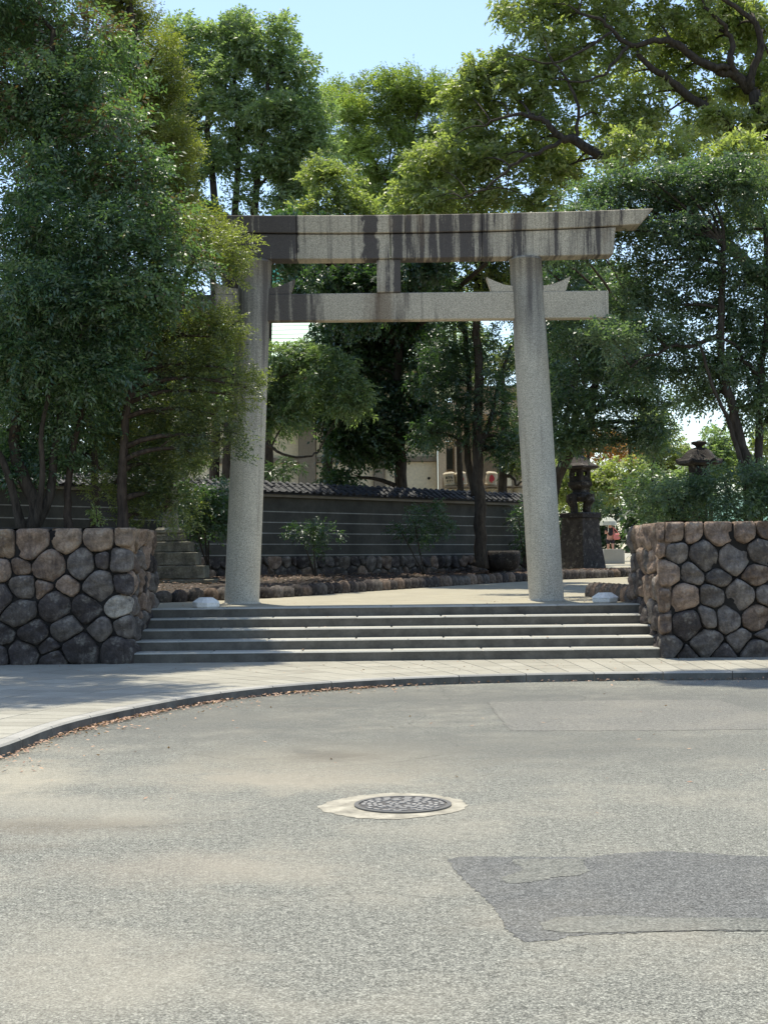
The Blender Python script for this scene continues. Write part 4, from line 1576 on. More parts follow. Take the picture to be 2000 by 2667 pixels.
def tree(name, label, cat, trunks, lobes, leaf, seed, Y, per=900, L=0.09, W=0.038, K=9, tw=0.28, droop=0.25, up=0.25, size=0.38, fill=1.0,
         barkm='bark', depth=0.8, group=None, limbs=True, tvar=0.2, limb_r=0.05, shift=0.0, flat=0.5, extra=(), lobe_tint={}, zf=1.0):
    """trunks: list of (points [(px,py,Y)...], r0, r1); lobes: (px,py,rpx,rpy[,dY]) measured at distance Y"""
    rng = np.random.default_rng(seed)
    lb_ = []
    for l in lobes:
        dY = l[4] if len(l) > 4 else rng.uniform(-0.5, 0.5) * depth
        yy = Y + dY
        c = at(l[0], l[1], yy)
        k = yy / FPX
        rx, rz = l[2] * k, l[3] * k
        lb_.append(((c.x, c.y, c.z), rx, min(2.6, (rx + rz) / 2) * depth, rz))
    tp = trunks[0][0][0]
    bp = at(*tp)
    root = empty(name, (bp.x, bp.y, bp.z), label=label, cat=cat, group=group)
    axis_pts = []
    for (pts, r0, r1) in trunks:
        P = [at(*p) for p in pts]
        P = catmull(P, 4)
        n = len(P)
        rad = [(r0 + (r1 - r0) * (i / (n - 1)) ** 0.8) * (1.0 + (0.35 if i == 0 else 0.12 if i == 1 else 0)) for i in range(n)]
        P = [p + Vector((rng.normal(), rng.normal(), 0)) * r0 * 0.10 for p in P]
        g = MB(); g.tube(P, rad, 9)
        g.build('trunk', M[barkm], root, smooth=True)
        axis_pts += [(p, r_) for p, r_ in zip(P, rad)]
    for (pts, r0, r1) in extra:
        P = catmull([at(*p) for p in pts], 4)
        n = len(P)
        rad = [r0 + (r1 - r0) * (i / (n - 1)) for i in range(n)]
        P = [p + Vector((rng.normal(), rng.normal(), rng.normal())) * 0.02 for p in P]
        g = MB(); g.tube(P, rad, 7)
        g.build('branch', M[barkm], root, smooth=True)
        axis_pts += [(p, r_) for p, r_ in zip(P, rad)]
    sb, src = sub_blobs(rng, lb_, size, fill, tvar, zf)
    twigs = MB()
    if limbs:
        for li, (c, rx, ry, rz) in enumerate(lb_):
            if lobes[li][1] < -130: continue
            c = Vector(c)
            best = min(axis_pts, key=lambda a: (a[0] - c).length + 0.6 * max(0, a[0].z - c.z) * 2)
            a = best[0]
            Pb = bezier(a, c, rng)
            g = MB()
            r0 = min(best[1] * 0.7, limb_r * (1 + 0.35 * (a - c).length))
            g.tube(Pb, [r0 * (1 - 0.7 * i / 6) for i in range(7)], 6)
            g.build('branch', M[barkm], root, smooth=True)
            mine = [b for b, s_ in zip(sb, src) if s_ == li]
            for b in mine[::2]:
                q = Vector(b[:3])
                st_ = Pb[rng.integers(3, 7)]
                T_ = bezier(st_, q, rng, n=3)
                twigs.tube(T_, [r0 * 0.28, r0 * 0.2, r0 * 0.14, r0 * 0.08], 4, cap=False)
        if twigs.V:
            tag(twigs.build('twig', M[barkm], root), kind='stuff')
    sb = [tuple(b[:6]) + (b[6] + shift + lobe_tint.get(s_, 0),) for b, s_ in zip(sb, src)]
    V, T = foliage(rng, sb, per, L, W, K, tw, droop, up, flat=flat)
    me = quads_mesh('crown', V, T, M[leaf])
    o = link('crown', me, root)
    tag(o, kind='stuff')
    return root


# --- left planter: dark glossy tree, olive fine-leaved tree
YL1 = 22.9
tree('evergreen_tree', 'huge dark blue-green tree with several stems on the left wall, filling the left edge', 'tree',
     [([(70, 1400, 23), (95, 1330, 23), (60, 1240, 23), (40, 1150, 23.1), (60, 1000, 23), (90, 700, 23), (110, 350, 23), (140, 80, 23)], 0.13, 0.05),
      ([(85, 1390, 23), (130, 1290, 23.1), (145, 1150, 23.2), (200, 900, 23.3), (260, 600, 23.4), (240, 300, 23.4)], 0.09, 0.03),
      ([(60, 1390, 22.9), (20, 1230, 22.8), (-40, 1100, 22.8), (-90, 800, 22.6)], 0.08, 0.03),
      ([(95, 1385, 22.8), (110, 1250, 22.7), (110, 1120, 22.6), (140, 980, 22.6)], 0.06, 0.03)],
     [(60, 40, 190, 150, .6), (220, 160, 150, 150, .2), (70, 300, 200, 180, -.2), (250, 400, 170, 160, -.3), (370, 480, 110, 90, -.4), (110, 540, 200, 160, -.7), (330, 610, 160, 130, -.6),
      (425, 655, 85, 80, -.4), (90, 760, 200, 160, -.9), (280, 800, 180, 140, -.7), (420, 790, 110, 100, -.4), (90, 970, 190, 130, -.5), (290, 990, 160, 110, -.4),
      (-150, 200, 150, 220, 0), (-150, 600, 150, 220, 0), (-140, 950, 130, 200, 0), (170, -330, 240, 150, -1.0), (0, -520, 300, 180, -3.0), (-250, -400, 260, 250, -2.5), (230, -520, 260, 160, -2.6), (-150, -850, 300, 200, -1.2), (180, 1090, 130, 60, .5), (20, 1120, 100, 60, .4), (30, -160, 200, 150, .8), (120, 1200, 60, 25, .4), (20, 1200, 60, 30, .4),
      (10, 30, 150, 120, 1.8), (180, 300, 200, 200, 1.6), (200, 620, 220, 200, 1.6), (230, 860, 220, 160, 1.8), (60, 860, 200, 180, 1.9)],
     'leaf_blue', 11, YL1, per=560, L=0.085, W=0.036, K=11, tw=0.38, droop=0.18, size=0.42, fill=1.0, tvar=0.28, zf=0.55, shift=0.0, lobe_tint={0: .15, 1: .2, 2: .1, 3: .12, 4: .1, 7: .15, 8: -.15, 9: -.12, 10: 0, 11: -.25, 12: -.22, 21: -.2, 22: -.25, 24: -.2, 25: -.25, 26: -.1, 27: -.1, 28: -.15, 29: -.25, 30: -.25})  # upper lobes tinted brighter, lower ones darker: crown shade painted into the leaf colour
tree('evergreen_tree', 'fine-leaved olive and dark tree on the left wall, overlapping the left pillar', 'tree',
     [([(325, 1395, 23.2), (318, 1300, 23.2), (322, 1200, 23.2), (335, 1050, 23.2), (400, 900, 23.3), (470, 750, 23.4), (520, 640, 23.4)], 0.10, 0.035),
      ([(180, 1395, 23.3), (178, 1280, 23.3), (190, 1180, 23.3), (220, 1060, 23.4), (300, 900, 23.6)], 0.075, 0.03)],
     [(565, 645, 55, 34, -.3), (615, 640, 32, 28, -.5), (600, 700, 42, 40, -.4), (520, 670, 50, 40), (420, 760, 60, 60), (560, 880, 55, 35), (470, 870, 110, 80), (560, 870, 70, 70), (590, 960, 60, 50, -.4), (620, 1030, 38, 60, -.5),
      (500, 980, 110, 80), (560, 1080, 85, 70, -.3), (440, 1080, 120, 80), (600, 1150, 42, 45, -.3), (500, 1170, 90, 70), (400, 1210, 110, 70), (330, 1150, 90, 60), (420, 1290, 80, 70, .2), (360, 1340, 60, 30, .3), 
      (500, 600, 30, 30, -.2), (640, 1010, 18, 30, -.6), (300, 1260, 60, 40, .3)],
     'leaf_mix', 12, 23.4, lobe_tint={0: .45, 1: .5, 2: .3, 5: .15, 7: .15, 8: .1, 9: .4, 21: .35, 22: .2}, shift=-0.1, per=720, L=0.058, W=0.022, K=12, tw=0.26, droop=0.05, size=0.27, fill=1.15, tvar=0.25, barkm='bark_brown', depth=0.7)
tree('conifer_tree', 'tall olive-yellow tree rising behind the dark tree, against the sky at upper left', 'tree',
     [([(430, 1330, 27), (420, 1000, 27), (400, 600, 27), (350, 100, 27), (300, -200, 27)], 0.16, 0.05)],
     [(300, 20, 70, 60), (370, 60, 40, 50), (330, 140, 90, 80), (420, 120, 30, 50), (390, 210, 60, 70), (330, 250, 80, 70), (430, 260, 50, 60), (450, 360, 55, 60), (390, 350, 80, 80), (480, 400, 30, 40), (430, 450, 60, 60), (400, 530, 60, 60), (450, 520, 40, 40), (230, -60, 120, 100), (480, 590, 60, 50), (560, 620, 30, 40, -2)],
     'leaf_olive', 13, 27.0, per=1000, L=0.07, W=0.024, K=12, tw=0.30, droop=-0.1, size=0.30, fill=1.2, barkm='bark_brown')
# --- camphor trees in the middle distance
tree('camphor_tree', 'large rounded camphor tree with many upright stems above the left half of the gate', 'tree',
     [([(600, 1340, 45), (600, 1000, 45), (590, 700, 45), (560, 520, 45), (540, 300, 45)], 0.26, 0.08),
      ([(640, 1340, 45), (650, 900, 45), (660, 600, 45), (680, 400, 45), (700, 200, 45)], 0.22, 0.06),
      ([(620, 1340, 45), (620, 900, 45), (610, 600, 45), (620, 400, 45), (610, 200, 45)], 0.20, 0.06),
      ([(700, 1340, 45), (700, 800, 45), (710, 600, 45), (760, 450, 45)], 0.16, 0.06),
      ([(560, 1340, 45), (560, 800, 45), (530, 620, 45), (510, 450, 45)], 0.16, 0.05)],
     [(465, 100, 45, 45), (480, 170, 70, 60), (560, 115, 50, 50), (605, 80, 45, 40), (620, 140, 60, 60), (715, 90, 42, 42), (740, 130, 40, 40), (690, 180, 60, 70), (770, 190, 45, 40), (770, 250, 70, 60), (810, 280, 40, 50),
      (560, 210, 70, 60), (480, 260, 70, 60), (640, 240, 80, 60), (710, 300, 80, 60), (800, 350, 60, 60), (560, 310, 80, 60), (640, 350, 70, 50), (470, 350, 60, 50), (830, 410, 40, 60), (750, 400, 70, 50), (540, 400, 60, 40), (600, 430, 60, 30), (700, 460, 70, 40), (800, 490, 60, 50),
      (500, 450, 50, 40), (640, 520, 60, 30), (740, 540, 60, 30), (480, 540, 40, 30), (560, 560, 50, 20), (610, 660, 60, 60, 2), (520, 640, 60, 60, 2), (700, 640, 80, 60, 2), (620, 780, 80, 60, 2), (560, 880, 90, 60, 2), (560, 980, 90, 60, 2)],
     'leaf_camphor', 14, 45, per=300, L=0.135, W=0.06, K=10, tw=0.36, droop=0.22, up=0.5, flat=0.6, size=0.50, fill=1.1, tvar=0.22, depth=0.8, shift=0.1, zf=0.8, limb_r=0.06)
tree('camphor_tree', 'lower bright green camphor crown just above the middle of the lintel', 'tree',
     [([(850, 1340, 43), (860, 900, 43), (870, 650, 43), (880, 560, 43)], 0.16, 0.06)],
     [(880, 480, 35, 30), (860, 540, 60, 40), (930, 545, 45, 35), (820, 560, 50, 30), (950, 575, 30, 20), (890, 590, 80, 30), (840, 440, 40, 40), (880, 650, 90, 50), (810, 730, 60, 50), (930, 740, 70, 50)],
     'leaf_yellow', 15, 42, per=300, L=0.13, W=0.055, K=10, tw=0.34, droop=0.22, up=0.4, flat=0.6, size=0.42, shift=-0.12)
tree('feathery_tree', 'airy light green feathery tree with thin dark trunk above the middle of the gate', 'tree',
     [([(1040, 1300, 55), (1045, 900, 55), (1040, 600, 55), (1050, 520, 55), (1060, 430, 55), (1080, 330, 55), (1090, 240, 55)], 0.17, 0.03)],
     [(900, 260, 40, 35), (950, 235, 45, 35), (1010, 235, 50, 35), (1070, 230, 50, 35), (1130, 245, 50, 30), (920, 310, 60, 40), (1000, 300, 70, 45), (1090, 290, 60, 40), (1160, 290, 40, 45), (890, 370, 40, 40), (950, 390, 70, 45), (1050, 370, 70, 45), (1130, 360, 60, 50), (1180, 390, 50, 40), (910, 450, 45, 35),
      (990, 470, 60, 40), (1100, 450, 70, 40), (1170, 470, 50, 40), (1040, 540, 60, 40, 1), (960, 530, 50, 40, 1), (1110, 540, 50, 40, 1), (1010, 640, 80, 50, 2), (1100, 660, 80, 50, 2)],
     'leaf_feather', 16, 55, per=330, L=0.15, W=0.045, K=14, tw=0.5, droop=0.05, up=0.5, size=0.55, fill=1.3, limb_r=0.035, tvar=0.2,
     extra=[([(1050, 520, 55), (1000, 460, 55), (960, 400, 55), (930, 340, 55), (900, 330, 55)], 0.10, 0.03), ([(1058, 440, 55), (1095, 400, 55), (1120, 350, 55)], 0.07, 0.02), ([(1000, 460, 55), (1020, 380, 55), (1010, 300, 55)], 0.05, 0.015)])
# --- right camphor with bare dark limbs
tree('camphor_tree', 'great spreading yellow-green camphor with sinuous dark limbs at the upper right', 'tree',
     [([(2120, 1420, 36), (2110, 1000, 36), (2090, 700, 36), (2030, 420, 36), (1957, 239, 36)], 0.40, 0.15)],
     [(1345, 30, 45, 50), (1400, 90, 70, 60), (1480, 50, 90, 60), (1560, 40, 80, 50), (1240, 190, 40, 35), (1290, 170, 50, 40), (1350, 170, 60, 60), (1215, 250, 40, 35), (1270, 260, 60, 50), (1350, 260, 70, 50), (1430, 200, 70, 60), (1500, 150, 80, 60), (1600, 130, 60, 50),
      (1190, 330, 50, 40), (1260, 350, 70, 40), (1150, 390, 50, 40), (1110, 440, 50, 40), (1200, 430, 80, 45), (1300, 420, 80, 35), (1420, 300, 60, 40), (1540, 230, 70, 50), (1560, 310, 70, 50), (1080, 500, 40, 35), (1130, 530, 70, 35), (1070, 555, 50, 20), (1220, 530, 80, 40), (1320, 500, 80, 40), (1400, 540, 70, 30), (1650, 260, 60, 50), (1700, 40, 80, 60),
      (1800, 40, 70, 50), (1850, 130, 40, 40, 1), (1950, 40, 70, 70, 1), (2010, 160, 60, 60, 1), (1760, 200, 50, 40, 1.5), (1680, 330, 80, 50), (1830, 260, 60, 40, 1), (1960, 330, 90, 70), (1870, 340, 80, 50), (1930, 440, 110, 70, -1.5), (1960, 540, 90, 60, -2.0), (1440, 450, 60, 40), (1550, -60, 160, 80), (1800, -70, 160, 80), (1130, 600, 120, 50, 1), (1280, 620, 120, 60, 1),
      (1720, 130, 50, 30, 1.5), (1620, 200, 60, 40, 1.5), (1250, 760, 90, 60, 2), (2080, 300, 100, 150), (1900, 90, 50, 50, 1.5), (1990, 90, 50, 60, 1.5), (1940, 190, 50, 50, 1.5), (1880, 240, 50, 40, 1.5), (1980, 250, 60, 50, 1.5), (1800, 110, 50, 40, 1.5), (1830, 330, 60, 40, 1.5), (1480, 380, 70, 40, 1), (1320, 330, 60, 40, .5), (1370, 390, 55, 30, .5), (1480, 440, 60, 35, .5), (1580, 400, 70, 40, 1), (1680, 400, 80, 45, -2), (1780, 400, 80, 45, -2), (1860, 440, 80, 45, -4), (1960, 400, 80, 60, -4), (1620, 340, 60, 40, 0), (1900, 30, 60, 40, 1.5)],
     'leaf_yellow', 17, 36, per=300, L=0.135, W=0.062, K=10, tw=0.34, droop=0.22, up=0.4, flat=0.6, size=0.44, fill=1.0, zf=0.75, shift=0.1, tvar=0.25, depth=0.8, limbs=True, limb_r=0.025,
     extra=[([(1957, 239, 36), (1914, 195, 35.8), (1870, 184, 35.7), (1813, 155, 35.6), (1762, 116, 35.4), (1719, 105, 35.3), (1639, 116, 35.2), (1596, 80, 35.1), (1560, 51, 35), (1494, 29, 35)], 0.14, 0.03),
            ([(1957, 239, 36), (1950, 210, 35.8), (1979, 130, 35.6), (1972, 72, 35.5), (1928, 29, 35.4), (1870, -10, 35.2)], 0.12, 0.05),
            ([(1914, 195, 35.8), (1899, 159, 35.6), (1907, 108, 35.6), (1878, 58, 35.4), (1841, 22, 35.4)], 0.10, 0.04),
            ([(1813, 155, 35.6), (1850, 170, 35.5), (1900, 178, 35.6)], 0.08, 0.08),
            ([(2050, 520, 36), (1900, 330, 36), (1776, 239, 35.8), (1733, 203, 35.6), (1690, 174, 35.4), (1653, 137, 35.3)], 0.14, 0.06),
            ([(2060, 800, 36), (1850, 600, 35.5), (1620, 440, 35), (1502, 369, 34.8), (1465, 362, 34.7), (1429, 325, 34.6), (1400, 307, 34.6), (1342, 297, 34.5), (1263, 325, 34.5)], 0.17, 0.025),
            ([(1465, 362, 34.7), (1415, 391, 34.5), (1357, 412, 34.3), (1306, 456, 34.2), (1248, 499, 34.1), (1205, 514, 34)], 0.06, 0.015),
            ([(1502, 369, 34.8), (1502, 340, 34.8), (1505, 275, 34.6), (1480, 217, 34.6), (1451, 174, 34.6), (1422, 137, 34.6)], 0.055, 0.02),
            ([(1596, 80, 35.1), (1500, 140, 34.8), (1430, 165, 34.7), (1360, 150, 34.6)], 0.04, 0.015),
            ([(1639, 116, 35.2), (1600, 160, 35), (1570, 195, 34.8), (1500, 215, 34.6), (1440, 200, 34.6)], 0.05, 0.015)])
# --- right planter and the glossy dark trees beyond
tree('evergreen_tree', 'dark glossy tree with leaning twin trunks behind the right wall', 'tree',
     [([(1960, 1390, 26.5), (1953, 1253, 26.5), (1926, 1138, 26.5), (1903, 1042, 26.5), (1880, 965, 26.5), (1876, 869, 26.5), (1880, 754, 26.5), (1884, 638, 26.5)], 0.12, 0.05),
      ([(1975, 1390, 26.8), (1973, 1253, 26.8), (1976, 1138, 26.8), (1980, 984, 26.8), (1996, 830, 26.8), (1992, 600, 26.8)], 0.10, 0.05),
      ([(1945, 1390, 26.3), (1938, 1253, 26.3), (1915, 1157, 26.3), (1890, 1080, 26.2), (1853, 1003, 26.1), (1823, 900, 26)], 0.06, 0.025)],
     [(1950, 480, 110, 80), (1840, 470, 90, 50), (1740, 460, 80, 40), (1650, 450, 70, 40), (1930, 860, 50, 45), (1990, 720, 50, 60), (1900, 940, 35, 30), (1990, 980, 40, 50), (1940, 1060, 35, 30), (1850, 960, 40, 30), (1600, 480, 90, 50), (1700, 520, 110, 60), (1830, 520, 120, 70), (1540, 530, 70, 35), (1900, 610, 110, 60), (1790, 610, 110, 60), (1690, 610, 80, 50), (1680, 690, 90, 55), (1790, 720, 110, 60), (1650, 770, 80, 50), (1890, 700, 60, 50), (1740, 800, 110, 50),
      (1850, 800, 50, 40), (1700, 880, 100, 45), (1600, 850, 70, 40), (1790, 880, 60, 35), (1960, 780, 60, 40), (1750, 970, 90, 40), (1830, 1030, 50, 30), (1660, 960, 70, 35), (1980, 1010, 40, 40), (2060, 700, 80, 120), (1990, 880, 30, 50), (1530, -210, 110, 60, -4.8), (1620, -300, 130, 90, -5), (1700, -260, 130, 90, -4.8), (1850, -280, 160, 100, -5.4), (1980, -400, 220, 160, -6.5), (1760, -430, 180, 100, -5.5), (2150, -200, 180, 150, -4), (2200, -500, 150, 200, -4), (2200, 300, 120, 250, -2),
      (1600, 600, 45, 45, -.6), (1560, 560, 40, 30, -.6), (1590, 880, 14, 10, -1.95)],
     'leaf_gloss', 18, 26.8, per=600, L=0.082, W=0.038, K=10, tw=0.33, droop=0.2, size=0.38, fill=1.1, zf=0.5, tvar=0.25, barkm='bark',
     extra=[([(2150, 600, 26), (2170, 0, 24.5), (2050, -350, 23), (1850, -330, 22.8), (1600, -260, 22.8)], 0.11, 0.04), ([(2000, 1100, 26.8), (2120, 800, 26.5), (2150, 600, 26)], 0.11, 0.10), ([(1876, 869, 26.5), (1800, 900, 26.3), (1740, 905, 26.2), (1640, 955, 26)], 0.05, 0.02), ([(1976, 980, 26.8), (1940, 950, 26.7), (1915, 900, 26.6), (1850, 880, 26.5)], 0.045, 0.02)])
tree('evergreen_tree', 'dark tree leaning rightwards from behind the right pillar, branches fanning over the lantern', 'tree',
     [([(1432, 1470, 33), (1440, 1290, 33), (1475, 1200, 33), (1530, 1090, 33), (1556, 984, 33), (1640, 900, 33), (1720, 850, 33)], 0.17, 0.05)],
     [(1470, 660, 50, 40), (1500, 720, 60, 45), (1480, 790, 50, 50), (1560, 760, 60, 45), (1540, 840, 70, 50), (1490, 890, 55, 55), (1600, 890, 70, 45), (1500, 970, 60, 50), (1580, 980, 80, 45), (1690, 960, 80, 40), (1480, 1060, 40, 50), (1560, 1060, 80, 40), (1660, 1050, 80, 35), (1750, 1050, 60, 30), (1620, 1120, 80, 25), (1530, 1130, 60, 25), (1720, 1110, 50, 20), (1690, 1160, 30, 15), (1470, 1150, 30, 40), (1250, 622, 70, 35, -1), (1340, 622, 80, 36, -3), (1430, 625, 80, 36, -4.5), (1500, 640, 60, 30, -5), (1400, 620, 80, 36, 1)],  # last lobes, unseen behind the lintel, are added to shade the right of the path
     'leaf_gloss', 19, 32, per=460, L=0.09, W=0.042, K=10, tw=0.34, droop=0.2, size=0.42, fill=1.2, zf=0.5, tvar=0.25,
     extra=[([(1475, 1200, 33), (1500, 1080, 33), (1560, 980, 32.8), (1640, 900, 32.6), (1690, 870, 32.4)], 0.10, 0.04), ([(1556, 984, 33), (1620, 935, 33), (1680, 885, 33)], 0.07, 0.03), ([(1530, 1090, 33), (1640, 960, 32.6), (1720, 905, 32.4), (1800, 905, 32.4)], 0.07, 0.02), ([(1450, 1250, 33), (1480, 1080, 33.4), (1500, 900, 33.6), (1490, 760, 33.6)], 0.08, 0.03)])
# --- dark trees framed by the gate
tree('ginkgo_tree', 'deep green tree with straight dark trunk, centre of the gate behind the tiled wall', 'tree',
     [([(1048, 1330, 41), (1045, 1200, 41), (1040, 1050, 41), (1036, 900, 41), (1030, 700, 41), (1030, 600, 41)], 0.20, 0.08)],
     [(860, 690, 80, 40), (960, 700, 80, 50), (1050, 720, 70, 40), (830, 750, 90, 50), (940, 790, 110, 60), (1060, 800, 80, 60), (885, 860, 75, 50), (980, 880, 110, 60), (1080, 900, 60, 60), (900, 950, 90, 60), (1010, 970, 100, 60), (1100, 990, 60, 50), (870, 1040, 90, 60), (960, 1060, 100, 60), (1060, 1060, 90, 50), (1120, 1080, 40, 40), (900, 1120, 90, 50), (990, 1130, 90, 50),
      (1070, 1120, 50, 30), (900, 1180, 45, 30), (985, 1180, 30, 20), (760, 700, 60, 50), (1130, 730, 50, 40), (800, 620, 90, 60, 1), (900, 600, 60, 40, 2), (1000, 870, 120, 80, 1.5), (880, 900, 120, 90, 1.5), (930, 1060, 100, 80, 1.5), (850, 720, 110, 50, -4), (980, 740, 110, 50, -4), (1080, 700, 100, 50, -4), (900, 800, 90, 50, -3.5), (560, 622, 90, 42, -10), (660, 622, 80, 42, -9.5), (750, 622, 80, 42, -8), (700, 622, 80, 40, -9), (620, 622, 80, 40, -8.5), (880, 620, 90, 38, -5.5), (1060, 620, 80, 38, -3), (1200, 620, 80, 38, -2), (1420, 615, 60, 35, -9), (900, 1245, 50, 15, -.5)],  # forward lobes, mostly unseen behind the lintel, are added to shade the bed and path
     'leaf_dark', 20, 41, per=300, L=0.105, W=0.075, K=9, tw=0.34, droop=0.35, size=0.45, fill=0.95, tvar=0.2)
tree('camphor_tree', 'mid green bushy crown right beside the left pillar, inside the gate', 'tree',
     [([(620, 1400, 37.5), (640, 1250, 37.5), (650, 1100, 37.5), (700, 1000, 37.5)], 0.12, 0.05)],
     [(715, 945, 50, 40), (770, 930, 50, 40), (700, 1020, 50, 45), (830, 960, 60, 45), (900, 940, 45, 30), (770, 1010, 60, 45), (850, 1030, 60, 45), (920, 1010, 45, 40), (700, 1090, 50, 40), (770, 1080, 50, 40), (920, 1070, 40, 30), (640, 1040, 60, 80)],
     'leaf_camphor', 21, 37.5, per=380, L=0.12, W=0.042, K=10, tw=0.30, droop=0.3, size=0.34, fill=1.1, shift=-0.15,
     extra=[([(640, 1250, 37.5), (680, 1155, 37.5), (740, 1185, 37.5), (800, 1190, 37.5), (830, 1175, 37.5)], 0.05, 0.02)])
tree('pine_tree', 'dark thick-trunked tree in front of the striped wall, left of the right pillar', 'tree',
     [([(1252, 1475, 38.2), (1250, 1400, 38.2), (1247, 1250, 38.2), (1243, 1100, 38.2), (1245, 950, 38.2), (1240, 800, 38.2), (1250, 700, 38.2)], 0.19, 0.09),
      ([(1240, 1290, 38.6), (1222, 1220, 38.6), (1215, 1130, 38.6), (1222, 1000, 38.6), (1210, 850, 38.6)], 0.12, 0.06),
      ([(1252, 1160, 38.2), (1275, 1100, 38.2), (1300, 1000, 38.2), (1330, 900, 38.2)], 0.09, 0.04)],
     [(1210, 720, 60, 40), (1290, 720, 60, 40), (1150, 780, 60, 40), (1330, 780, 40, 50), (1190, 850, 60, 40), (1160, 920, 70, 50), (1250, 900, 40, 40), (1220, 960, 80, 50), (1330, 960, 30, 60), (1140, 990, 60, 50), (1200, 1040, 80, 45), (1290, 1020, 50, 50), (1160, 1090, 70, 40), (1330, 1080, 35, 50), (1240, 1120, 60, 30), (1300, 1140, 40, 40), (1340, 1170, 30, 40), (1120, 1130, 40, 25), (1280, 560, 100, 70, 0), (1180, 600, 100, 60, -1), (1320, 640, 80, 60, -1), (1380, 760, 60, 90, 0)],
     'leaf_dark', 22, 38.2, per=330, L=0.10, W=0.04, K=10, tw=0.32, droop=0.3, size=0.36, fill=0.9, shift=0.05)
tree('feathery_tree', 'yellow-green spray of foliage hanging just below the tie beam right of centre', 'tree',
     [([(1200, 1330, 44), (1190, 1000, 44), (1180, 800, 44)], 0.10, 0.05)],
     [(1180, 850, 50, 35), (1130, 880, 40, 25), (1230, 870, 40, 40), (1180, 800, 60, 30), (1110, 740, 50, 30), (1100, 700, 50, 30), (1160, 920, 40, 20)],
     'leaf_feather', 23, 43, per=260, L=0.13, W=0.035, K=13, tw=0.4, droop=0.1, size=0.42)
tree('slender_tree', 'thin dark trunk with small crown behind the tiled wall beside the right pillar', 'tree',
     [([(1311, 1320, 44), (1309, 1200, 44), (1312, 1080, 44), (1306, 950, 44)], 0.16, 0.07)],
     [(1320, 1060, 45, 40), (1290, 960, 50, 40), (1345, 1130, 25, 40), (1340, 1210, 22, 25), (1330, 900, 40, 50)],
     'leaf_mix', 24, 44, per=260, L=0.12, W=0.05, K=9, size=0.38, fill=0.9,
     extra=[([(1311, 1242, 44), (1330, 1240, 43.8), (1345, 1262, 43.6), (1362, 1252, 43.5)], 0.06, 0.02)])
# far belt of trees
far = [(1500, 1190, 'leaf_orange', 62, 'orange-brown small tree glimpsed above the far lantern', [(1560, 1150, 60, 30), (1600, 1180, 60, 25), (1500, 1180, 40, 40)]),
       (1640, 1300, 'leaf_yellow', 55, 'bright green tree behind the tall lantern', [(1500, 1240, 50, 50), (1570, 1240, 50, 50), (1620, 1240, 60, 50), (1480, 1270, 30, 40), (1590, 1270, 50, 30), (1660, 1260, 50, 50)]),
       (1720, 1300, 'leaf_yellow', 75, 'pale yellow-green tree far off, left of the domed lantern roof', [(1700, 1110, 50, 40), (1730, 1150, 60, 50), (1680, 1190, 70, 50), (1750, 1210, 60, 50), (1780, 1180, 25, 40)]),
       (1850, 1300, 'leaf_camphor', 70, 'green tree far behind the domed lantern roof', [(1860, 1140, 40, 30), (1840, 1200, 60, 40), (1900, 1220, 60, 50), (1800, 1250, 60, 50), (1880, 1170, 40, 30)]),
       (1980, 1300, 'leaf_yellow', 68, 'sunlit green tree at the far right edge', [(1990, 1150, 30, 40), (1980, 1220, 40, 40), (1960, 1270, 50, 40), (2060, 1150, 60, 100)]),
       (1420, 1300, 'leaf_dark', 60, 'dark tree far behind the right pillar', [(1400, 900, 70, 80), (1430, 1000, 70, 80), (1400, 1100, 90, 60), (1440, 1190, 60, 60), (1440, 760, 60, 60), (1470, 870, 50, 60), (1460, 1290, 35, 35), (1470, 1370, 35, 40)]),
       (1660, 1340, 'leaf_dark', 72, 'dark leafy tree behind the walking person', [(1560, 1330, 50, 35), (1620, 1340, 50, 35), (1545, 1390, 45, 35), (1610, 1395, 45, 30), (1660, 1390, 40, 40), (1500, 1340, 40, 60), (1500, 1410, 40, 30)]),
       (1530, 1340, 'leaf_dark', 48, 'dark tree added behind the tall dark lantern to shade it, hidden by nearer crowns', [(1480, 700, 80, 70), (1570, 720, 80, 60), (1540, 800, 80, 60), (1460, 830, 60, 50), (1610, 850, 70, 50), (1500, 900, 80, 50), (1580, 930, 60, 40)]),  # added tree, unseen behind nearer crowns, keeps the lantern in shade
       (1700, 1340, 'leaf_dark', 40, 'dark dense shrub tree behind the hedge at the right', [(1690, 1330, 35, 40), (1740, 1330, 60, 40), (1700, 1390, 40, 25)])]
for i, (px_, py_, lf_, yy, lab, lobes_) in enumerate(far):
    tree('far_tree', lab, 'tree', [([(px_, 1440, yy), (px_, 1300, yy), (px_, max(1100, py_ - 150), yy)], 0.15, 0.06)], lobes_, lf_, 40 + i, yy, per=150, L=0.17, W=0.08, K=9, tw=0.4, droop=0.3, size=0.6,
         fill=1.0, group='trees far beyond the gate', limb_r=0.04)
# left background mass behind the left tree
tree('evergreen_tree', 'shaded tree behind the left dark tree, in front of the striped wall', 'tree',
     [([(250, 1370, 26.5), (245, 1200, 26.5), (240, 1000, 26.5)], 0.10, 0.04)],
     [(60, 1060, 120, 80), (240, 1030, 120, 70), (140, 1170, 110, 45), (330, 1120, 90, 60), (10, 1180, 70, 50), (420, 1150, 90, 60), (100, 900, 160, 100), (330, 900, 150, 100), (480, 1040, 90, 80)],
     'leaf_dark', 30, 27, per=380, L=0.09, W=0.04, K=9, size=0.36, fill=1.0, tvar=0.3, shift=0.1)


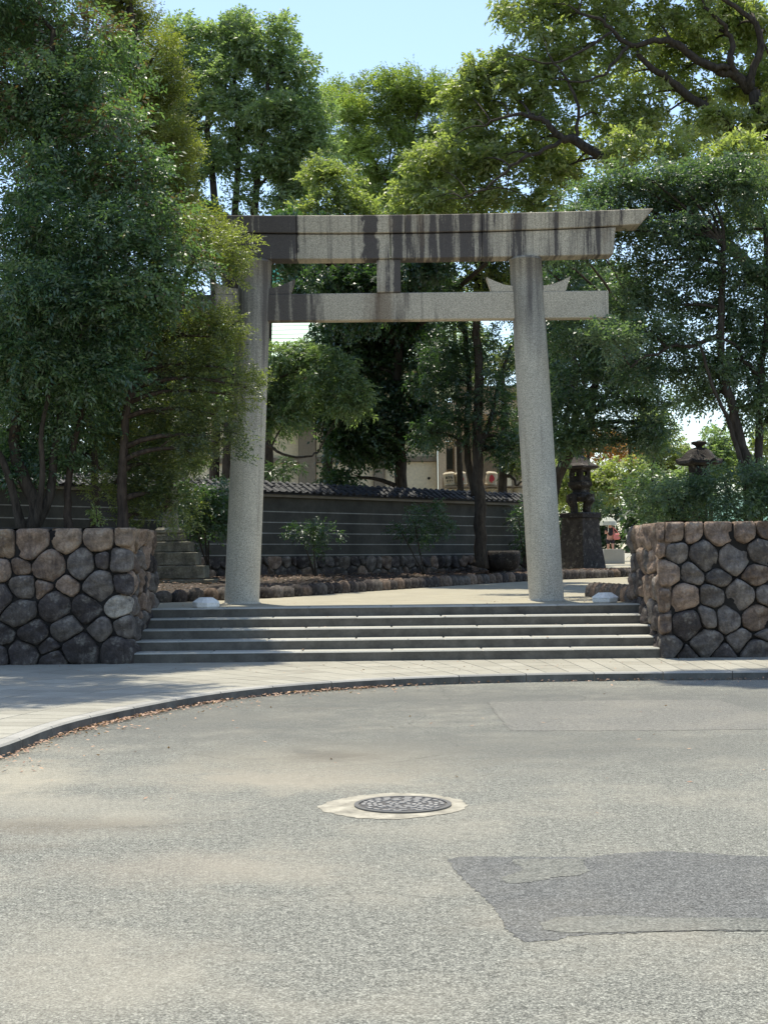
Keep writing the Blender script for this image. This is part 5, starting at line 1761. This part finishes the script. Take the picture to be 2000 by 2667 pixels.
tree('evergreen_tree', 'shaded tree mass behind the tiled wall at the left edge', 'tree',
     [([(200, 1330, 38), (200, 1150, 38), (210, 1000, 38)], 0.14, 0.05)],
     [(-60, 1180, 100, 90), (60, 1200, 100, 80), (180, 1180, 100, 80), (300, 1200, 90, 70), (400, 1190, 90, 80), (500, 1200, 60, 60), (0, 1050, 140, 90), (200, 1050, 130, 90), (380, 1050, 120, 90), (520, 1060, 70, 90), (100, 900, 200, 100), (350, 900, 180, 100), (520, 900, 80, 90)],
     'leaf_camphor', 31, 38, per=300, L=0.12, W=0.055, K=9, size=0.45, fill=1.0, tvar=0.3, shift=-0.15)


# --- hedge and shrubs
def shrub(name, label, cat, base, lobes, leaf, seed, Y, stems=3, group=None, **kw):
    tr = []
    b = base
    for k in range(stems):
        l = lobes[k % len(lobes)]
        tr.append(([(b[0] + 3 * k, b[1], Y), ((b[0] * 2 + l[0]) / 3, (b[1] * 2 + l[1]) / 3, Y), (l[0], l[1], Y)], kw.get('sr', 0.025), 0.01))
    kw.pop('sr', None)
    return tree(name, label, cat, tr, lobes, leaf, seed, Y, group=group, **kw)


hed = [('glossy dark hedge shrub between the tall lantern and the right wall', (1710, 1400), [(1650, 1275, 28, 28), (1695, 1265, 40, 40), (1685, 1340, 28, 40), (1725, 1330, 45, 45), (1690, 1390, 20, 12)], 28.5),
       ('glossy dark hedge shrub right in front of the domed lantern', (1760, 1400), [(1735, 1275, 45, 35), (1790, 1270, 45, 35), (1760, 1335, 70, 40), (1840, 1275, 35, 28), (1800, 1345, 50, 35)], 26.3),
       ('glossy dark hedge shrub right of the domed lantern below the twin trunks', (1940, 1400), [(1880, 1240, 50, 40), (1940, 1260, 50, 50), (1990, 1250, 40, 60), (1920, 1330, 60, 40), (1980, 1330, 50, 40), (2060, 1280, 60, 80), (1870, 1345, 30, 25)], 25.6)]
for i, (lab, b, lo, yy) in enumerate(hed):
    shrub('hedge_shrub', lab, 'shrub', b, lo, 'leaf_gloss', 60 + i, yy, group='hedge shrubs behind the right wall', per=560, L=0.075, W=0.03, K=8, tw=0.24, size=0.26, fill=1.0, droop=0.1, tvar=0.25)
shrub('round_shrub', 'dark rounded shrub between the stepped pedestal and the left pillar', 'shrub', (540, 1480), [(530, 1290, 60, 40), (500, 1330, 50, 40), (550, 1350, 45, 45), (510, 1390, 45, 25), (575, 1300, 25, 50)], 'leaf_dark', 70, 31, per=480, L=0.08, W=0.04, K=8, size=0.28, shift=0.1)
shrub('young_tree', 'small young tree with sparse crown in the bed near the left pillar', 'tree', (822, 1500), [(780, 1380, 25, 15), (815, 1395, 35, 20), (850, 1390, 25, 20), (820, 1425, 25, 15), (835, 1370, 15, 12)], 'leaf_dark', 71, 32.5, stems=2, group='young trees in the bed', per=420, L=0.065, W=0.03, K=8, tw=0.2, size=0.17, fill=1.3)
shrub('young_tree', 'small young tree with wide crown in the bed at the centre of the gate', 'tree', (1103, 1495), [(1040, 1375, 25, 20), (1080, 1360, 35, 25), (1130, 1355, 35, 25), (1160, 1375, 25, 20), (1105, 1395, 45, 18), (1090, 1335, 18, 12), (1140, 1320, 12, 15)], 'leaf_dark', 72, 35.5, stems=2, group='young trees in the bed', per=420, L=0.065, W=0.03, K=8, tw=0.2, size=0.19, fill=1.2)
shrub('fan_leaf_shrub', 'spiky leaved plant against the cream wall just right of the left pillar', 'shrub', (738, 1290), [(738, 1205, 20, 12), (715, 1225, 22, 12), (760, 1225, 25, 12), (738, 1245, 30, 12)], 'leaf_dark', 73, 38.5, stems=2, per=200, L=0.22, W=0.025, K=9, tw=0.12, droop=0.3, size=0.16, fill=1.2, shift=0.15)
shrub('round_shrub', 'dark shrub against the striped wall beside the right pillar', 'shrub', (1366, 1480), [(1350, 1350, 20, 25), (1365, 1400, 25, 30), (1370, 1330, 20, 20), (1375, 1450, 15, 20)], 'leaf_dark', 74, 40.3, per=350, L=0.08, W=0.035, K=8, size=0.22)
shrub('round_shrub', 'leafy shrub in sun at the foot of the tall dark lantern', 'shrub', (1560, 1440), [(1552, 1300, 14, 14), (1556, 1318, 10, 10)], 'leaf_gloss', 75, 46.5, per=260, L=0.09, W=0.045, K=8, size=0.26)
shrub('ground_tuft', 'small tuft of leaves growing at the foot of the right boulder wall', 'plant', (1766, 1716), [(1766, 1706, 12, 6)], 'leaf_yellow', 76, 21.3, stems=1, per=900, L=0.035, W=0.02, K=6, tw=0.07, size=0.05, sr=0.004, limb_r=0.003)
shrub('ground_tuft', 'small sunlit sprig growing on top of the left boulder wall', 'plant', (254, 1372), [(252, 1325, 14, 12), (258, 1345, 10, 12)], 'leaf_yellow', 77, 22.0, stems=1, per=700, L=0.05, W=0.03, K=6, tw=0.1, size=0.08, sr=0.005, limb_r=0.004)


# --- fallen leaves
def litter(name, P, size, mat, label, cat='fallen leaves'):
    rng = np.random.default_rng(5)
    n = len(P)
    P = np.array(P)
    a = rng.uniform(0, 2 * np.pi, n)
    L_ = size * rng.uniform(0.6, 1.3, n)
    W_ = L_ * 0.5
    d = np.stack([np.cos(a), np.sin(a), rng.normal(size=n) * 0.25], 1)
    s_ = np.stack([-np.sin(a), np.cos(a), rng.normal(size=n) * 0.25], 1)
    q = np.stack([P - d * L_[:, None] / 2, P + s_ * W_[:, None] / 2, P + d * L_[:, None] / 2, P - s_ * W_[:, None] / 2], 1)
    q[:, :, 2] = np.maximum(q[:, :, 2], (P[:, 2] - 0.012)[:, None])
    o = link(name, quads_mesh(name, q, rng.uniform(0, 1, n), M[mat]))
    return tag(o, label=label, cat=cat, kind='stuff')


rl = random.Random(9)
pts = []
dens = [rl.uniform(0.15, 1) for _ in range(400)]
for i in range(len(kcurve) - 1):
    p, n_ = kcurve[i], nrm(kcurve, i)
    if not (-3.6 < p.x < 6): continue
    wgt = 60 if p.x < 0.6 else 22
    k = i // 2
    for _ in range(int(wgt * dens[k] * (1.4 if p.x < 0 else 0.9))):
        t = abs(rl.gauss(0, 0.06 if rl.random() < 0.75 else 0.32)) + 0.015
        f = rl.random()
        q = p + (kcurve[i + 1] - p) * f - n_ * t
        pts.append((q.x, q.y, 0.012 + rl.random() * 0.02))
for _ in range(70):
    q = (rl.uniform(-4, 5), rl.uniform(9, 18.2))
    pts.append((q[0], q[1], 0.008))
litter('fallen_leaves', pts, 0.042, 'litter', 'dry orange-brown leaves gathered in the gutter along the kerb')
pts = []
for _ in range(240):
    x, y = rl.uniform(-6, 6), rl.uniform(19.3, 21.4)
    pts.append((x, y, KZ + 0.008))
for _ in range(90):
    s_ = rl.randrange(4)
    pts.append((rl.uniform(-3.7, 4), Ys + (s_ + rl.random()) * tread, KZ + (s_ + 1) * rise + 0.008))
for _ in range(160):
    y = rl.uniform(23.2, 27.5)
    pts.append((rl.choice([-1, 1]) * rl.uniform(1.5, 4) , y, zp(y) + 0.008))
litter('fallen_leaves', pts, 0.032, 'litter', 'scattered dry leaves on the pavement and the steps')
pts = []
for _ in range(9000):
    i = rl.randrange(len(bkc) - 1)
    p = bkc[i]; s_ = (p - WA).dot(WD); q = wp(s_, -0.0)
    t = rl.uniform(0.06, 0.85)
    r_ = p + (q - p) * t
    z0 = zp(p.y) + 0.12
    z = z0 + (1.27 - z0) * min(1, t * 1.2) + 0.03
    pts.append((r_.x, r_.y, z))
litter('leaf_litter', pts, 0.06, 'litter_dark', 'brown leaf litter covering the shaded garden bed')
print('LEAVES', LEAFTOTAL[0], 'objects', len(bpy.data.objects))
